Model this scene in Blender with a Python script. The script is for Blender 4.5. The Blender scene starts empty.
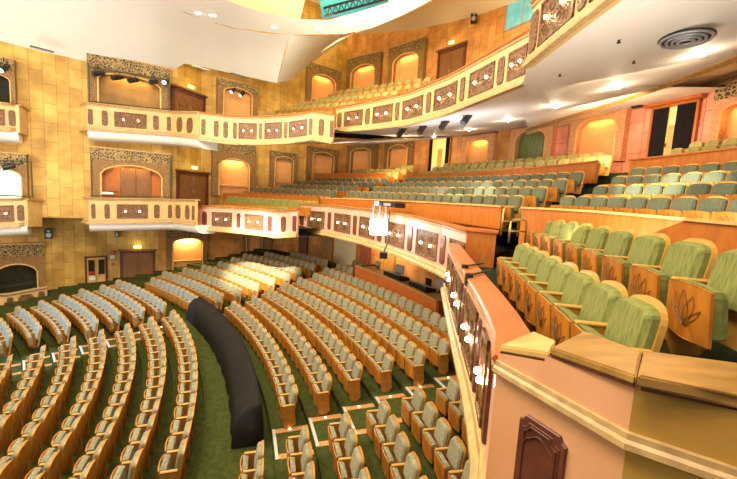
import bpy, bmesh, math, random
import numpy as np
from mathutils import Vector, Matrix
random.seed(7)
S = bpy.context.scene
COL = S.collection
PI = math.pi

# ------------------------------------------------------------------ camera
FPX, PITCH, ROLL = 371.096, math.radians(6.277), math.radians(3.393)
CX, CY = -24.876, 0.359          # centre of curvature of the seating, on the stage side
C2 = np.array([CX, CY])
Fw = np.array([0, math.cos(PITCH), -math.sin(PITCH)])
U0 = np.array([0, math.sin(PITCH), math.cos(PITCH)])
X0 = np.array([1.0, 0, 0])
Rt = math.cos(ROLL)*X0 + math.sin(ROLL)*U0
Up = -math.sin(ROLL)*X0 + math.cos(ROLL)*U0
cd = bpy.data.cameras.new('camera'); cam = bpy.data.objects.new('camera', cd); COL.objects.link(cam)
cd.sensor_width = 36.0; cd.lens = FPX*36.0/737.0; cd.clip_start = 0.05; cd.clip_end = 200
M = Matrix(((Rt[0], Up[0], -Fw[0], 0), (Rt[1], Up[1], -Fw[1], 0), (Rt[2], Up[2], -Fw[2], 0), (0, 0, 0, 1)))
cam.matrix_world = M
S.camera = cam

# survey helpers: sight lines from the station point met with real surfaces
def ray(u, v): return Fw + ((u-368.5)*Rt - (v-239.5)*Up)/FPX
def atz(u, v, z):
    d = ray(u, v); return d*(z/d[2])
def atR(u, v, R):
    d = ray(u, v); a = d[:2]@d[:2]; b = -2*d[:2]@C2; cc = C2@C2-R*R
    return d*((-b+math.sqrt(b*b-4*a*cc))/(2*a))
def atY(u, v, Y):
    d = ray(u, v); return d*(Y/d[1])
def atline(u, v, p, q):
    p = np.array(p[:2], float); q = np.array(q[:2], float); n = np.array([-(q-p)[1], (q-p)[0]]); d = ray(u, v)
    return d*((n@p)/(n@d[:2]))
def proj(q):
    q = np.asarray(q, float); w = q@Fw
    return 368.5+FPX*(q@Rt)/w, 239.5-FPX*(q@Up)/w, w
def pol(R, a, z=0.0):
    a = math.radians(a); return (CX+R*math.cos(a), CY+R*math.sin(a), z)
def ang(p): return math.degrees(math.atan2(p[1]-CY, p[0]-CX))
def rad(p): return math.hypot(p[0]-CX, p[1]-CY)

# ------------------------------------------------------------------ materials
def mat(name, col, rough=.5, col2=None, scale=8.0, metal=0.0, emit=None, es=0.0, bump=0.0, stretch=(1, 1, 1), rnd=0.0, sheen=0.0, spec=None, detail=4, contrast=(.3, .7)):
    m = bpy.data.materials.new(name); m.use_nodes = True
    nt = m.node_tree; b = nt.nodes['Principled BSDF']
    b.inputs['Roughness'].default_value = rough; b.inputs['Metallic'].default_value = metal
    if spec is not None: b.inputs['Specular IOR Level'].default_value = spec
    if sheen: b.inputs['Sheen Weight'].default_value = sheen
    c = (*col, 1)
    if col2 is None: col2 = tuple(x*.85 for x in col)
    tc = nt.nodes.new('ShaderNodeTexCoord'); mp = nt.nodes.new('ShaderNodeMapping'); mp.inputs['Scale'].default_value = stretch
    nz = nt.nodes.new('ShaderNodeTexNoise'); nz.inputs['Scale'].default_value = scale; nz.inputs['Detail'].default_value = detail
    cr = nt.nodes.new('ShaderNodeValToRGB'); cr.color_ramp.elements[0].position = contrast[0]; cr.color_ramp.elements[1].position = contrast[1]
    cr.color_ramp.elements[0].color = (*col2, 1); cr.color_ramp.elements[1].color = c
    nt.links.new(tc.outputs['Object'], mp.inputs['Vector']); nt.links.new(mp.outputs['Vector'], nz.inputs['Vector']); nt.links.new(nz.outputs['Fac'], cr.inputs['Fac'])
    out = cr.outputs['Color']
    if rnd:
        oi = nt.nodes.new('ShaderNodeObjectInfo'); mr = nt.nodes.new('ShaderNodeMapRange')
        mr.inputs['To Min'].default_value = 1-rnd; mr.inputs['To Max'].default_value = 1+rnd
        hs = nt.nodes.new('ShaderNodeHueSaturation')
        nt.links.new(oi.outputs['Random'], mr.inputs['Value']); nt.links.new(mr.outputs['Result'], hs.inputs['Value']); nt.links.new(out, hs.inputs['Color']); out = hs.outputs['Color']
    nt.links.new(out, b.inputs['Base Color'])
    if bump:
        bp = nt.nodes.new('ShaderNodeBump'); bp.inputs['Strength'].default_value = bump; bp.inputs['Distance'].default_value = .02
        nt.links.new(nz.outputs['Fac'], bp.inputs['Height']); nt.links.new(bp.outputs['Normal'], b.inputs['Normal'])
    if emit is not None:
        b.inputs['Emission Color'].default_value = (*emit, 1); b.inputs['Emission Strength'].default_value = es
    return m

def stone(name, c1, c2, cm, uvscale=1.0):
    """wall of rectangular limestone blocks standing upright; UV = (metres along the wall, height)"""
    m = bpy.data.materials.new(name); m.use_nodes = True; nt = m.node_tree; b = nt.nodes['Principled BSDF']
    b.inputs['Roughness'].default_value = .55
    tc = nt.nodes.new('ShaderNodeTexCoord'); sx = nt.nodes.new('ShaderNodeSeparateXYZ'); cx = nt.nodes.new('ShaderNodeCombineXYZ')
    nt.links.new(tc.outputs['UV'], sx.inputs[0]); nt.links.new(sx.outputs['Y'], cx.inputs['X']); nt.links.new(sx.outputs['X'], cx.inputs['Y'])
    br = nt.nodes.new('ShaderNodeTexBrick'); br.inputs['Scale'].default_value = 1.0*uvscale; br.inputs['Brick Width'].default_value = .95; br.inputs['Row Height'].default_value = .52
    br.inputs['Mortar Size'].default_value = .012; br.offset = .37; br.inputs['Bias'].default_value = -.1
    br.inputs['Color1'].default_value = (*c1, 1); br.inputs['Color2'].default_value = (*c2, 1); br.inputs['Mortar'].default_value = (*cm, 1)
    nt.links.new(cx.outputs[0], br.inputs['Vector'])
    nz = nt.nodes.new('ShaderNodeTexNoise'); nz.inputs['Scale'].default_value = 1.3; nz.inputs['Detail'].default_value = 6
    nt.links.new(tc.outputs['Object'], nz.inputs['Vector'])
    cr = nt.nodes.new('ShaderNodeValToRGB'); cr.color_ramp.elements[0].color = (.68, .60, .50, 1); cr.color_ramp.elements[1].color = (1.15, 1.12, 1.1, 1)
    cr.color_ramp.elements[0].position = .35; cr.color_ramp.elements[1].position = .62
    nt.links.new(nz.outputs['Fac'], cr.inputs['Fac'])
    mx = nt.nodes.new('ShaderNodeMix'); mx.data_type = 'RGBA'; mx.blend_type = 'MULTIPLY'; mx.inputs['Factor'].default_value = .75
    nt.links.new(br.outputs['Color'], mx.inputs[6]); nt.links.new(cr.outputs['Color'], mx.inputs[7]); nt.links.new(mx.outputs[2], b.inputs['Base Color'])
    return m

def carved(name, c1, c2, scale=14.0):
    m = bpy.data.materials.new(name); m.use_nodes = True; nt = m.node_tree; b = nt.nodes['Principled BSDF']
    b.inputs['Roughness'].default_value = .5
    tc = nt.nodes.new('ShaderNodeTexCoord'); v = nt.nodes.new('ShaderNodeTexVoronoi'); v.feature = 'DISTANCE_TO_EDGE'; v.inputs['Scale'].default_value = scale
    cr = nt.nodes.new('ShaderNodeValToRGB'); cr.color_ramp.elements[0].position = .08; cr.color_ramp.elements[1].position = .16
    cr.color_ramp.elements[0].color = (*c1, 1); cr.color_ramp.elements[1].color = (*c2, 1)
    nt.links.new(tc.outputs['Object'], v.inputs['Vector']); nt.links.new(v.outputs['Distance'], cr.inputs['Fac']); nt.links.new(cr.outputs['Color'], b.inputs['Base Color'])
    bp = nt.nodes.new('ShaderNodeBump'); bp.invert = True; bp.inputs['Strength'].default_value = .8; bp.inputs['Distance'].default_value = .03
    nt.links.new(v.outputs['Distance'], bp.inputs['Height']); nt.links.new(bp.outputs['Normal'], b.inputs['Normal'])
    return m

MT = dict(
    stone_gold=stone('gold_limestone', (.66, .41, .09), (.50, .28, .045), (.34, .18, .03)),  # golden light of the left side put into the stone colour
    stone_orange=stone('orange_limestone', (.68, .32, .085), (.52, .22, .045), (.34, .14, .035)),  # same stone, orange light of the rear put into its colour
    stone_pink=stone('pink_limestone', (.82, .35, .22), (.66, .24, .13), (.38, .13, .07), .8),  # same stone, pinkish light on the right put into its colour
    ceiling=mat('white_plaster', (.86, .84, .78), .6, (.82, .80, .74), .6),
    cream=mat('cream_plaster', (.88, .76, .50), .6, (.84, .72, .46), .8),
    soffit=mat('soffit_plaster', (.84, .79, .70), .6, (.80, .74, .64), .7),
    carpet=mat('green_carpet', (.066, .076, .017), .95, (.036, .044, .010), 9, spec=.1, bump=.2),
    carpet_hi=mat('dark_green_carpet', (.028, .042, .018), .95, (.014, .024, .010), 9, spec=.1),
    fascia=mat('cream_fascia', (.70, .47, .20), .45, (.56, .35, .13), 3),
    fascia_pink=mat('pink_fascia', (.80, .43, .32), .4, (.66, .32, .22), 2.2),
    mould=mat('gilt_moulding', (.58, .38, .15), .4, (.36, .22, .09), 10),
    rail=mat('orange_wood_rail', (.58, .17, .035), .34, (.44, .11, .022), 3, stretch=(1, 1, 6)),
    wood=mat('orange_wood', (.50, .16, .022), .38, (.38, .105, .014), 4, stretch=(3, 3, .6)),
    wood_lt=mat('pale_wood', (.74, .46, .17), .33, (.60, .34, .10), 5),
    wood_cap=mat('honey_wood_cap', (.48, .26, .07), .34, (.26, .13, .03), 3, stretch=(1, 3, 1)),
    wood_end=mat('pink_wood_wall', (.74, .38, .20), .38, (.64, .27, .11), 1.3, stretch=(1, 1, .5)),
    wood_gold=mat('gold_wood_wall', (.62, .36, .08), .36, (.50, .26, .05), 2, stretch=(1, 1, 3)),
    wood_dark=mat('dark_red_wood', (.16, .045, .022), .38, (.09, .024, .015), 6),
    door=mat('brown_door_wood', (.26, .11, .035), .4, (.18, .07, .02), 5, stretch=(4, 4, .7)),
    panel=carved('carved_dark_panel', (.20, .09, .03), (.095, .038, .013), 9),
    frame=carved('carved_frame', (.36, .19, .05), (.15, .07, .02), 16),
    lattice=carved('carved_lattice', (.38, .24, .07), (.02, .012, .005), 9),
    frame_pink=carved('pink_carved_frame', (.72, .36, .16), (.46, .20, .08), 16),
    niche=mat('niche_plaster', (.86, .42, .14), .5, (.78, .34, .10), 2),
    side=mat('seat_side_wood', (.52, .23, .03), .4, (.38, .14, .018), 8),
    pad=mat('green_grey_velvet', (.34, .29, .19), .8, (.17, .18, .10), 16, rnd=.12, sheen=.08, bump=.1),
    pad_hi=mat('moss_green_velvet', (.25, .26, .055), .8, (.11, .13, .022), 9, rnd=.10, sheen=.06, bump=.15, stretch=(1, 5, 1)),
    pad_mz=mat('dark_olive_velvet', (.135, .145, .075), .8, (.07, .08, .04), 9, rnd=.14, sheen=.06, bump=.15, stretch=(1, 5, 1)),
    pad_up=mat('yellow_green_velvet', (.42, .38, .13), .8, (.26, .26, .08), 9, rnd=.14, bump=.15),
    shell_hi=mat('pale_seat_shell_wood', (.70, .40, .09), .36, (.56, .28, .05), 8, rnd=.08),
    shell=mat('seat_shell_wood', (.60, .27, .035), .38, (.44, .17, .02), 8, rnd=.08),
    board=mat('seat_board_wood', (.52, .20, .022), .38, (.40, .13, .012), 7, rnd=.10, stretch=(2, 2, .7)),
    arm=mat('armrest_wood', (.66, .37, .08), .35, (.52, .26, .05), 8),
    nosing=mat('nosing_strip', (.55, .52, .46), .5),
    steplamp=mat('step_lamp_glass', (1, .9, .7), .3, emit=(1.0, .80, .45), es=6),
    line=mat('carved_line', (.14, .06, .015), .6),
    black=mat('black_metal', (.012, .012, .014), .4),
    cloth=mat('black_cloth', (.020, .016, .014), .8, (.011, .009, .008), 3, bump=.3, spec=.15),
    curtain=mat('black_curtain', (.014, .010, .012), .85, (.008, .006, .007), 8),
    white=mat('white_trim', (.85, .85, .84), .4),
    covelit=mat('lit_cove_plaster', (.90, .80, .50), .6, (.88, .74, .36), .5, emit=(1, .82, .38), es=.45),  # cove light put into the plaster as its own glow
    bulb=mat('lamp_bulb', (1, .9, .7), .3, emit=(1.0, .80, .45), es=75),
    floodlamp=mat('flood_lamp_face', (1, 1, 1), .3, emit=(.93, .97, 1.0), es=14),
    spot_lens=mat('spot_lens', (.8, .9, 1), .2, emit=(.75, .9, 1.0), es=2),
    exitm=mat('exit_sign_lit', (.7, .95, .3), .4, emit=(.75, 1.0, .25), es=3.0),
    exittext=mat('exit_lettering', (.01, .25, .08), .5),
    border=carved('patterned_border', (.60, .36, .12), (.50, .15, .03), 22),
    brass=mat('brass', (.62, .42, .12), .3, metal=.8),
    red=mat('red_plastic', (.55, .03, .02), .4),
    screen=mat('monitor_screen', (.03, .04, .06), .2, emit=(.35, .55, .75), es=1.2),
    glass=mat('dark_glass', (.02, .022, .02), .08, (.04, .035, .015), 2),
    greenglass=mat('green_curtained_glass', (.16, .20, .05), .35, (.04, .06, .02), 3, stretch=(4, 4, .4), emit=(.25, .28, .05), es=.05),
    teal=mat('teal_grid_light', (.02, .22, .28), .5, (.01, .10, .13), 2.2, emit=(.08, .42, .50), es=.5),
    blueglass=mat('control_room_glass', (.12, .32, .30), .3, (.03, .12, .12), 2, emit=(.15, .45, .42), es=.8),
    paper=mat('white_paper', (.85, .85, .8), .6),
    screenwhite=mat('pale_box_wall', (.85, .92, .82), .6, emit=(.8, .95, .8), es=.5),  # pale wall given a glow of its own, no lamp behind it
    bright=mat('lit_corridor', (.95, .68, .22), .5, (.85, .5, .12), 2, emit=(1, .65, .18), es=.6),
    grey=mat('grey_metal', (.40, .40, .40), .4, metal=.3),
    green_frame=mat('dark_green_frame', (.05, .07, .03), .5),
)

# ------------------------------------------------------------------ object helpers
def link(name, bm, mats, parent=None, smooth=False, kind=None, loc=None):
    me = bpy.data.meshes.new(name)
    bmesh.ops.recalc_face_normals(bm, faces=bm.faces)
    bm.to_mesh(me); bm.free()
    for m in (mats if isinstance(mats, (list, tuple)) else [mats]): me.materials.append(m)
    if smooth:
        for p in me.polygons: p.use_smooth = True
    o = bpy.data.objects.new(name, me); COL.objects.link(o)
    if parent is not None: o.parent = parent
    if kind: o['kind'] = kind
    return o
def tag(o, label, cat, group=None):
    o['label'] = label; o['category'] = cat
    if group: o['group'] = group
    return o
def thing(name, label, cat, loc=(0, 0, 0), rz=0.0, group=None, scale=1.0):
    o = bpy.data.objects.new(name, None); COL.objects.link(o); o.empty_display_size = .1
    o.location = loc; o.rotation_euler = (0, 0, rz); o.scale = (scale,)*3
    return tag(o, label, cat, group)
def sroot(name, loc=(0, 0, 0), rz=0.0):
    o = bpy.data.objects.new(name, None); COL.objects.link(o); o.empty_display_size = .1
    o.location = loc; o.rotation_euler = (0, 0, rz); o['kind'] = 'structure'; return o
def quad(bm, a, b, c, d, mi=0):
    f = bm.faces.new([bm.verts.new(p) for p in (a, b, c, d)]); f.material_index = mi; return f
def box(bm, x0, x1, y0, y1, z0, z1, mi=0, M=None):
    vs = [bm.verts.new((x, y, z)) for x in (x0, x1) for y in (y0, y1) for z in (z0, z1)]
    for ids in ((0, 1, 3, 2), (4, 6, 7, 5), (0, 4, 5, 1), (2, 3, 7, 6), (0, 2, 6, 4), (1, 5, 7, 3)):
        f = bm.faces.new([vs[i] for i in ids]); f.material_index = mi
    if M is not None: bmesh.ops.transform(bm, matrix=M, verts=vs)
    return vs
def bbox(bm, x0, x1, y0, y1, z0, z1, bev=.01, mi=0, M=None):
    """box with chamfered edges"""
    b2 = bmesh.new(); box(b2, x0, x1, y0, y1, z0, z1)
    bmesh.ops.bevel(b2, geom=list(b2.edges), offset=bev, segments=1, affect='EDGES')
    idx = {}
    for v in b2.verts: idx[v] = bm.verts.new(M @ v.co if M is not None else v.co)
    for f in b2.faces:
        nf = bm.faces.new([idx[v] for v in f.verts]); nf.material_index = mi
    b2.free()
def tube(bm, pts, r, n=8, mi=0, closed=False, caps=True):
    pts = [Vector(p) for p in pts]; rings = []
    for i, p in enumerate(pts):
        if closed: t = pts[(i+1) % len(pts)]-pts[i-1]
        else: t = pts[min(i+1, len(pts)-1)]-pts[max(i-1, 0)]
        t.normalize(); a = Vector((0, 0, 1)) if abs(t.z) < .9 else Vector((1, 0, 0))
        u = t.cross(a).normalized(); w = t.cross(u)
        rr = r[i] if isinstance(r, (list, tuple)) else r
        rings.append([bm.verts.new(p+u*math.cos(2*PI*k/n)*rr+w*math.sin(2*PI*k/n)*rr) for k in range(n)])
    m = len(rings)
    for i in range(m if closed else m-1):
        A, B = rings[i], rings[(i+1) % m]
        for k in range(n):
            f = bm.faces.new((A[k], A[(k+1) % n], B[(k+1) % n], B[k])); f.material_index = mi
    if caps and not closed:
        for q in (rings[0], rings[-1]):
            f = bm.faces.new(q); f.material_index = mi
def ball(bm, c, r, mi=0, seg=10, sz=1.0):
    res = bmesh.ops.create_uvsphere(bm, u_segments=seg, v_segments=max(5, seg//2), radius=r, matrix=Matrix.Translation(c) @ Matrix.Diagonal((1, 1, sz, 1)))
    for v in res['verts']:
        for f in v.link_faces: f.material_index = mi
def outline_slab(bm, pts, t0, t1, frame, inset=.0, mi=0):
    """pts = 2D outline (a,b); frame(a,b,t)->3D. Extruded between t0 and t1 with a chamfered t1 side."""
    n = len(pts); ca = sum(p[0] for p in pts)/n; cb = sum(p[1] for p in pts)/n
    def shr(p, k): 
        d = math.hypot(p[0]-ca, p[1]-cb) or 1; f = max(0, 1-k/d); return (ca+(p[0]-ca)*f, cb+(p[1]-cb)*f)
    rings = [[bm.verts.new(frame(*p, t0)) for p in pts]]
    if inset:
        tm = t1-(t1-t0)*.45
        rings.append([bm.verts.new(frame(*p, tm)) for p in pts])
        rings.append([bm.verts.new(frame(*shr(p, inset), t1)) for p in pts])
    else: rings.append([bm.verts.new(frame(*p, t1)) for p in pts])
    for A, B in zip(rings, rings[1:]):
        for i in range(n):
            f = bm.faces.new((A[i], A[(i+1) % n], B[(i+1) % n], B[i])); f.material_index = mi
    for q in (rings[0], rings[-1]):
        f = bm.faces.new(q); f.material_index = mi

ORD = 'first second third fourth fifth sixth seventh eighth ninth tenth eleventh twelfth thirteenth fourteenth fifteenth sixteenth seventeenth eighteenth nineteenth twentieth twenty-first twenty-second twenty-third twenty-fourth'.split()

# ------------------------------------------------------------------ seats (front = +X, width = Y, origin under the top of the back)
def arch_outline(w, h, r, z0=0.0, n=7, crown=.015):
    """upright panel outline: width w, from z0 to h, shouldered round top"""
    pts = [(-w/2+.01, z0), (w/2-.01, z0), (w/2, z0+.02)]
    hr = r+crown; m = 2.0/(3.2 if crown < .02 else 2.6)
    for i in range(2*n+1):
        a = PI*i/(2*n); c, q = math.cos(a), math.sin(a)
        pts.append((w/2*math.copysign(abs(c)**m, c), h-hr+hr*abs(q)**m))
    pts.append((-w/2, z0+.02))
    return pts
LEAN = .16
def fr_back(x0):
    return lambda a, b, t: Vector((x0+(.95-b)*LEAN+t, a, b))
def m_pad(hi):
    bm = bmesh.new()
    if hi: outline_slab(bm, arch_outline(.47, .90, .10, .46), .0, .085, fr_back(.01), .03)
    else: outline_slab(bm, arch_outline(.45, .92, .10, .48), .0, .075, fr_back(.01), .03)
    return bm
def m_shell(hi):
    bm = bmesh.new()
    if hi: outline_slab(bm, arch_outline(.50, .935, .15, .20, crown=.055), -.035, .008, fr_back(.0))
    else: outline_slab(bm, arch_outline(.49, .95, .11, .18, crown=.02), -.03, .008, fr_back(.0))
    return bm
def m_cushion(hi):
    bm = bmesh.new(); x = .26
    outline_slab(bm, arch_outline(.46, .64, .05, .27, n=3), 0, -.10, lambda a, b, t: Vector((x+.10+t+(b-.45)*.10, a, b)), .02)
    return bm
def m_board(hi):
    bm = bmesh.new(); x = .36
    fr = lambda a, b, t: Vector((x+t+(b-.45)*.10+.03*(1-(a/.25)**2), a, b))
    outline_slab(bm, [(-.235, .22), (-.12, .215), (0, .21), (.12, .215), (.235, .22), (.24, .61), (.12, .635), (0, .64), (-.12, .635), (-.24, .61)], 0.0, .022, fr)
    if hi:   # lotus of carved lines on the underside of the tipped seat
        def petal(cx, cz, dx, hh, w):
            P = []
            for i in range(9):
                s = i/8; P.append((cx+dx*s-w*math.sin(PI*s), cz+hh*s))
            for i in range(7, -1, -1):
                s = i/8; P.append((cx+dx*s+w*math.sin(PI*s), cz+hh*s))
            return P
        for dx, hh, w in ((0, .27, .05), (.10, .24, .045), (-.10, .24, .045), (.17, .15, .03), (-.17, .15, .03)):
            tube(bm, [fr(a, b, .024) for a, b in petal(0, .31, dx, hh, w)], 0.0026, 4, 1, closed=False)
    return bm
def m_arm():
    bm = bmesh.new()
    bbox(bm, .07, .36, -.03, .03, .60, .63, .01)
    return bm
def m_side():
    bm = bmesh.new()
    pts = [(.02, .10), (.10, .0), (.30, .0), (.34, .10), (.36, .30), (.37, .58), (.37, .60), (.08, .60), (.06, .5), (.02, .12)]
    outline_slab(bm, pts, -.02, .02, lambda a, b, t: Vector((a, t, b)))
    return bm
def seat_meshes(hi):
    out = {}
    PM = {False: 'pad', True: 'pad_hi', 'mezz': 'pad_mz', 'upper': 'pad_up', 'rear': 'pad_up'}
    for nm, bm, ms in (('backrest', m_pad(hi), [MT[PM[hi]]]), ('back_shell', m_shell(hi), [MT['shell_hi' if hi else 'shell']]),
                       ('seat_cushion', m_cushion(hi), [MT[PM[hi]]]), ('seat_board', m_board(hi), [MT['board'], MT['line']]),
                       ('armrest', m_arm(), [MT['arm']]), ('side_panel', m_side(), [MT['side']])):
        bmesh.ops.recalc_face_normals(bm, faces=bm.faces)
        me = bpy.data.meshes.new(nm); bm.to_mesh(me); bm.free()
        for m in ms: me.materials.append(m)
        out[nm] = me
    return out
SM = {k: seat_meshes(k) for k in (False, True, 'mezz', 'upper')}
PW = .548
def seat_full(name, label, group, loc, rz, sc, hi, last):
    root = thing(name, label, 'seat', loc, rz, group, sc)
    def part(nm, par, y=0):
        o = bpy.data.objects.new(nm, SM[hi][nm]); COL.objects.link(o); o.parent = par; o.location = (0, y, 0); return o
    part('backrest', root); part('back_shell', root)
    cu = part('seat_cushion', root); part('seat_board', cu)
    for y in ((-PW/2, PW/2) if last else (-PW/2,)):
        s = part('side_panel', root, y); part('armrest', s)
    return root

SEATS = []   # (dist, pos, rz, scale, hi, last, label, group)
def add_row(pts, hi, where, group, sc=1.0, ends=True, first_from='aisle'):
    """pts: list of 3D points (top of each backrest) with facing angle"""
    n = len(pts)
    for i, (p, rz) in enumerate(pts):
        u, v, w = proj(p)
        if w < .5: continue
        if u < -25 or u > 760 or v > 520 or v < -20: continue
        z = p[2]-.95*sc
        SEATS.append((w/sc, (p[0], p[1], z), rz, sc, hi, i == n-1, f"{ORD[min(i,23)]} seat {where}", group))
def arc_row(R, z, a0, a1, n=None, pitch=PW, sc=None):
    L = abs(a1-a0)*PI/180*R
    if n is None: n = int(round(L/pitch))+1
    out = []
    for i in range(n):
        a = a0+(a1-a0)*i/max(1, n-1)
        out.append((pol(R, a, z), math.radians(a)+PI))
    return out
def line_row(p, q, n):
    p = np.array(p); q = np.array(q); d = q-p; nrm = math.atan2(d[0], -d[1])
    # facing direction: perpendicular, on the side of the stage
    f = np.array([-d[1], d[0]]); 
    if f@(C2-p[:2]) < 0: f = -f
    rz = math.atan2(f[1], f[0])
    return [((*(p+d*i/(n-1)),), rz) for i in range(n)]

# --- stalls
HT = 5.11
def zA(k): return -HT-.114*k
def zC(k): return -HT+.168*k
def RA(k): return 22.42-.819*k
def RC(k): return 23.923+.905*k
rowcnt = 0
Afar = [(172.5, 310.6), (150, 317), (127, 324), (102, 330), (72, 337), (43, 346), (14, 355)]
for k in range(9):
    a0 = ang(atz(*Afar[k], zA(k))) if k < 7 else 40.2
    L = (a0-17.2)*PI/180*RA(k)
    n = 16 if k == 0 else int(round(L/.60))
    add_row(arc_row(RA(k), zA(k), a0, 17.2, n), False, f"from far aisle, {ORD[k]} curved row left of cross aisle" , 'stalls seats of the front block', 1.09)
Bn = [(163, 302), (142.5, 307), (120, 311), (97, 319), (71, 322), (44, 325), (14.6, 330)]
Bf = [(108.5, 281), (101, 285), (80, 289), (60.5, 294.6), (43, 300), (20, 306), (-6, 312)]
for k in range(7):
    a0 = ang(atz(*Bn[k], zA(k))); a1 = ang(atz(*Bf[k], zA(k)))
    if k == 6: a0 = 48.0
    add_row(arc_row(RA(k), zA(k), a0, a1), False, f"from aisle, {ORD[k]} row before the double door", 'stalls seats by the far wall')
bn = [(203.5, 301), (224, 292.5), (243, 287), (258, 282), (274, 277), (287.6, 272.6), (301, 267), (314, 263), (326, 259)]
bf = [(156, 277), (167.5, 270.7), (187, 267.6), (205, 264.4), (221, 261), (235, 257), (249, 253), (265.6, 252), (288.6, 252)]
for k in range(9):
    a0 = ang(atz(*bn[k], zC(k))); a1 = ang(atz(*bf[k], zC(k)))
    add_row(arc_row(RC(k), zC(k), a0, a1), False, f"from aisle, {ORD[k]} row beside lit wall niche", 'stalls seats below the far wing')
Cf = {1: (235, 301), 2: (255.5, 295.5), 3: (271.5, 288.5), 4: (285, 282.5), 5: (301, 277), 6: (317, 272.6), 7: (329, 267), 8: (340, 263), 9: (356, 260)}
Cn = {1: (297.5, 386.2), 2: (331, 374.4), 3: (359, 363), 4: (391, 355), 5: (418.5, 350), 6: (440, 340)}
for k in range(1, 10):
    a0 = ang(atz(*Cf[k], zC(k))); a1 = ang(atz(*Cn[k], zC(k))) if k in Cn else 20.5
    n = 16 if k == 1 else None
    pts = arc_row(RC(k), zC(k), a0, a1, n)
    if k == 8: pts = pts[:3]
    if k == 9: pts = pts[:3]
    add_row(pts, False, f"from far end, {ORD[k-1]} row behind the black cloth", 'stalls seats of the middle block')
Dn = [(260, 445), (307, 429), (349, 415.5), (384.4, 403), (417.8, 390.5), (452, 381)]
for k in range(8):
    a0 = ang(atz(*Dn[k], zC(k))) if k < 6 else 16.9
    pts = arc_row(RC(k), zC(k), a0, a0-1.3*5, 6)
    pts = [(p, r) for p, r in pts if not (proj(p)[0] > 470 and k > 5)]
    add_row(pts, False, f"from stepped aisle, {ORD[k]} row of near stalls block", 'stalls seats of the near block')

# --- mezzanine
def zM(k): return .36+.31*(k-1)
def RM(k): return 30.6+(k-1)
cpx = {1: (518, 194.7), 2: (542, 186), 3: (562, 179), 4: (578.5, 170.7), 5: (595, 157), 6: (607, 150)}
cpx2 = {1: (352, 192.5), 2: (377, 187.7), 3: (390, 182.6), 4: (409, 177), 5: (423, 169.5), 6: (436, 166), 7: (447, 162)}
rpx = {1: (570, 194.7), 2: (603, 184), 3: (621, 175), 4: (639.5, 167), 5: (663.6, 150.7), 6: (679, 143), 7: (698.7, 137.5)}
lpx = {1: (334, 191), 2: (355, 189), 3: (372, 184), 4: (385, 177), 5: (396, 172), 6: (404, 167), 7: (411, 164)}
lpx2 = {1: (251.6, 188), 2: (283, 184), 3: (298.5, 180.7), 4: (318, 177.6), 5: (342, 171), 6: (360, 168), 7: (400, 164)}
def zz(k): return zM(k)+(.10 if k >= 5 else 0)+(.03 if k >= 6 else 0)
for k in range(1, 8):
    R, z = RM(k), zz(k)
    a0 = ang(atR(*rpx[k], R)); n = [0, 8, 8, 8, 8, 6, 5, 5][k]
    pitch = .43
    a1 = a0-math.degrees(pitch*(n+2)/R)
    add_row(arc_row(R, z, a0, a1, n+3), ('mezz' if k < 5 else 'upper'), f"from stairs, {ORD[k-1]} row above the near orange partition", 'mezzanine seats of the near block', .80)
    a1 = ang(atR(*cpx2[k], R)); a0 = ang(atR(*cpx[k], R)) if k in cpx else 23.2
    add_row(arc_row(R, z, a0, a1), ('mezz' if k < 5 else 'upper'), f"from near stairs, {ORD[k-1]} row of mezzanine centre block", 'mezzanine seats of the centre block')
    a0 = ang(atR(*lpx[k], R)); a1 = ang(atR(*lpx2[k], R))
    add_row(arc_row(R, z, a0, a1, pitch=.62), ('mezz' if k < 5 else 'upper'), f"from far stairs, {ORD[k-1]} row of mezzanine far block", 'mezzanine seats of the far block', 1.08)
# two rows of the near wing and of the far wing
def back_off(Rw, d, dz): return [((p[0]-math.cos(r)*d, p[1]-math.sin(r)*d, p[2]+dz), r) for p, r in Rw]
p = atz(519.5, 244.6, -.62); q = atz(632, 300, -.62)
M1 = back_off(line_row(p, q, 8), .10, .05); add_row(M1, True, 'from the stairs, row along the near balcony rail', 'near wing seats', 1.0)
p = atz(537.8, 218.4, -.222); q = atz(739, 251, -.222); d = (q-p)/9
M2 = back_off(line_row(p, q+d, 11), .12, .055); add_row(M2, True, 'from the stairs, row against the tall orange partition', 'near wing seats', 1.02)
p = atz(311, 203.5, -.10); q = atz(219, 204.7, -.10)
for nm, u0, v0, u1, v1, R, n in (('first', 219, 204.7, 284, 207, 27.9, 12), ('second', 229.7, 196.4, 315, 201, 28.9, 14)):
    p = atR(u1, v1, R+.45); q = atR(u0, v0, R-.85)
    add_row(line_row(p, q, n), True, f"from the right in the {nm} short row of the far wing", 'far wing seats', 1.12)
# upper balcony (pale backs)
up = [((268, 113), (330, 111), 10), ((283, 107), (352, 101), 11), ((300, 102), (395, 90.5), 15), ((322, 97), (418, 83), 14), ((335, 91), (428, 77), 13)]
for k, (a, b, n) in enumerate(up):
    R = 31.5+k
    p = atR(*b, R); q = atR(*a, R)
    add_row(line_row(p, q, n), 'upper', f"from the right in the {ORD[k]} row of the upper balcony", 'upper balcony seats', 1.12)

SEATS.sort(key=lambda s: s[0])
MIDTOP = []
indiv = SEATS[:300]; rest = SEATS[300:]
for d, pos, rz, sc, hi, last, lab, grp in indiv:
    seat_full('theatre_seat', ({True: 'moss green ', 'mezz': 'dark green ', 'upper': 'olive green '}.get(hi, 'grey green '))+lab, grp, pos, rz, sc, hi, last)
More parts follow.
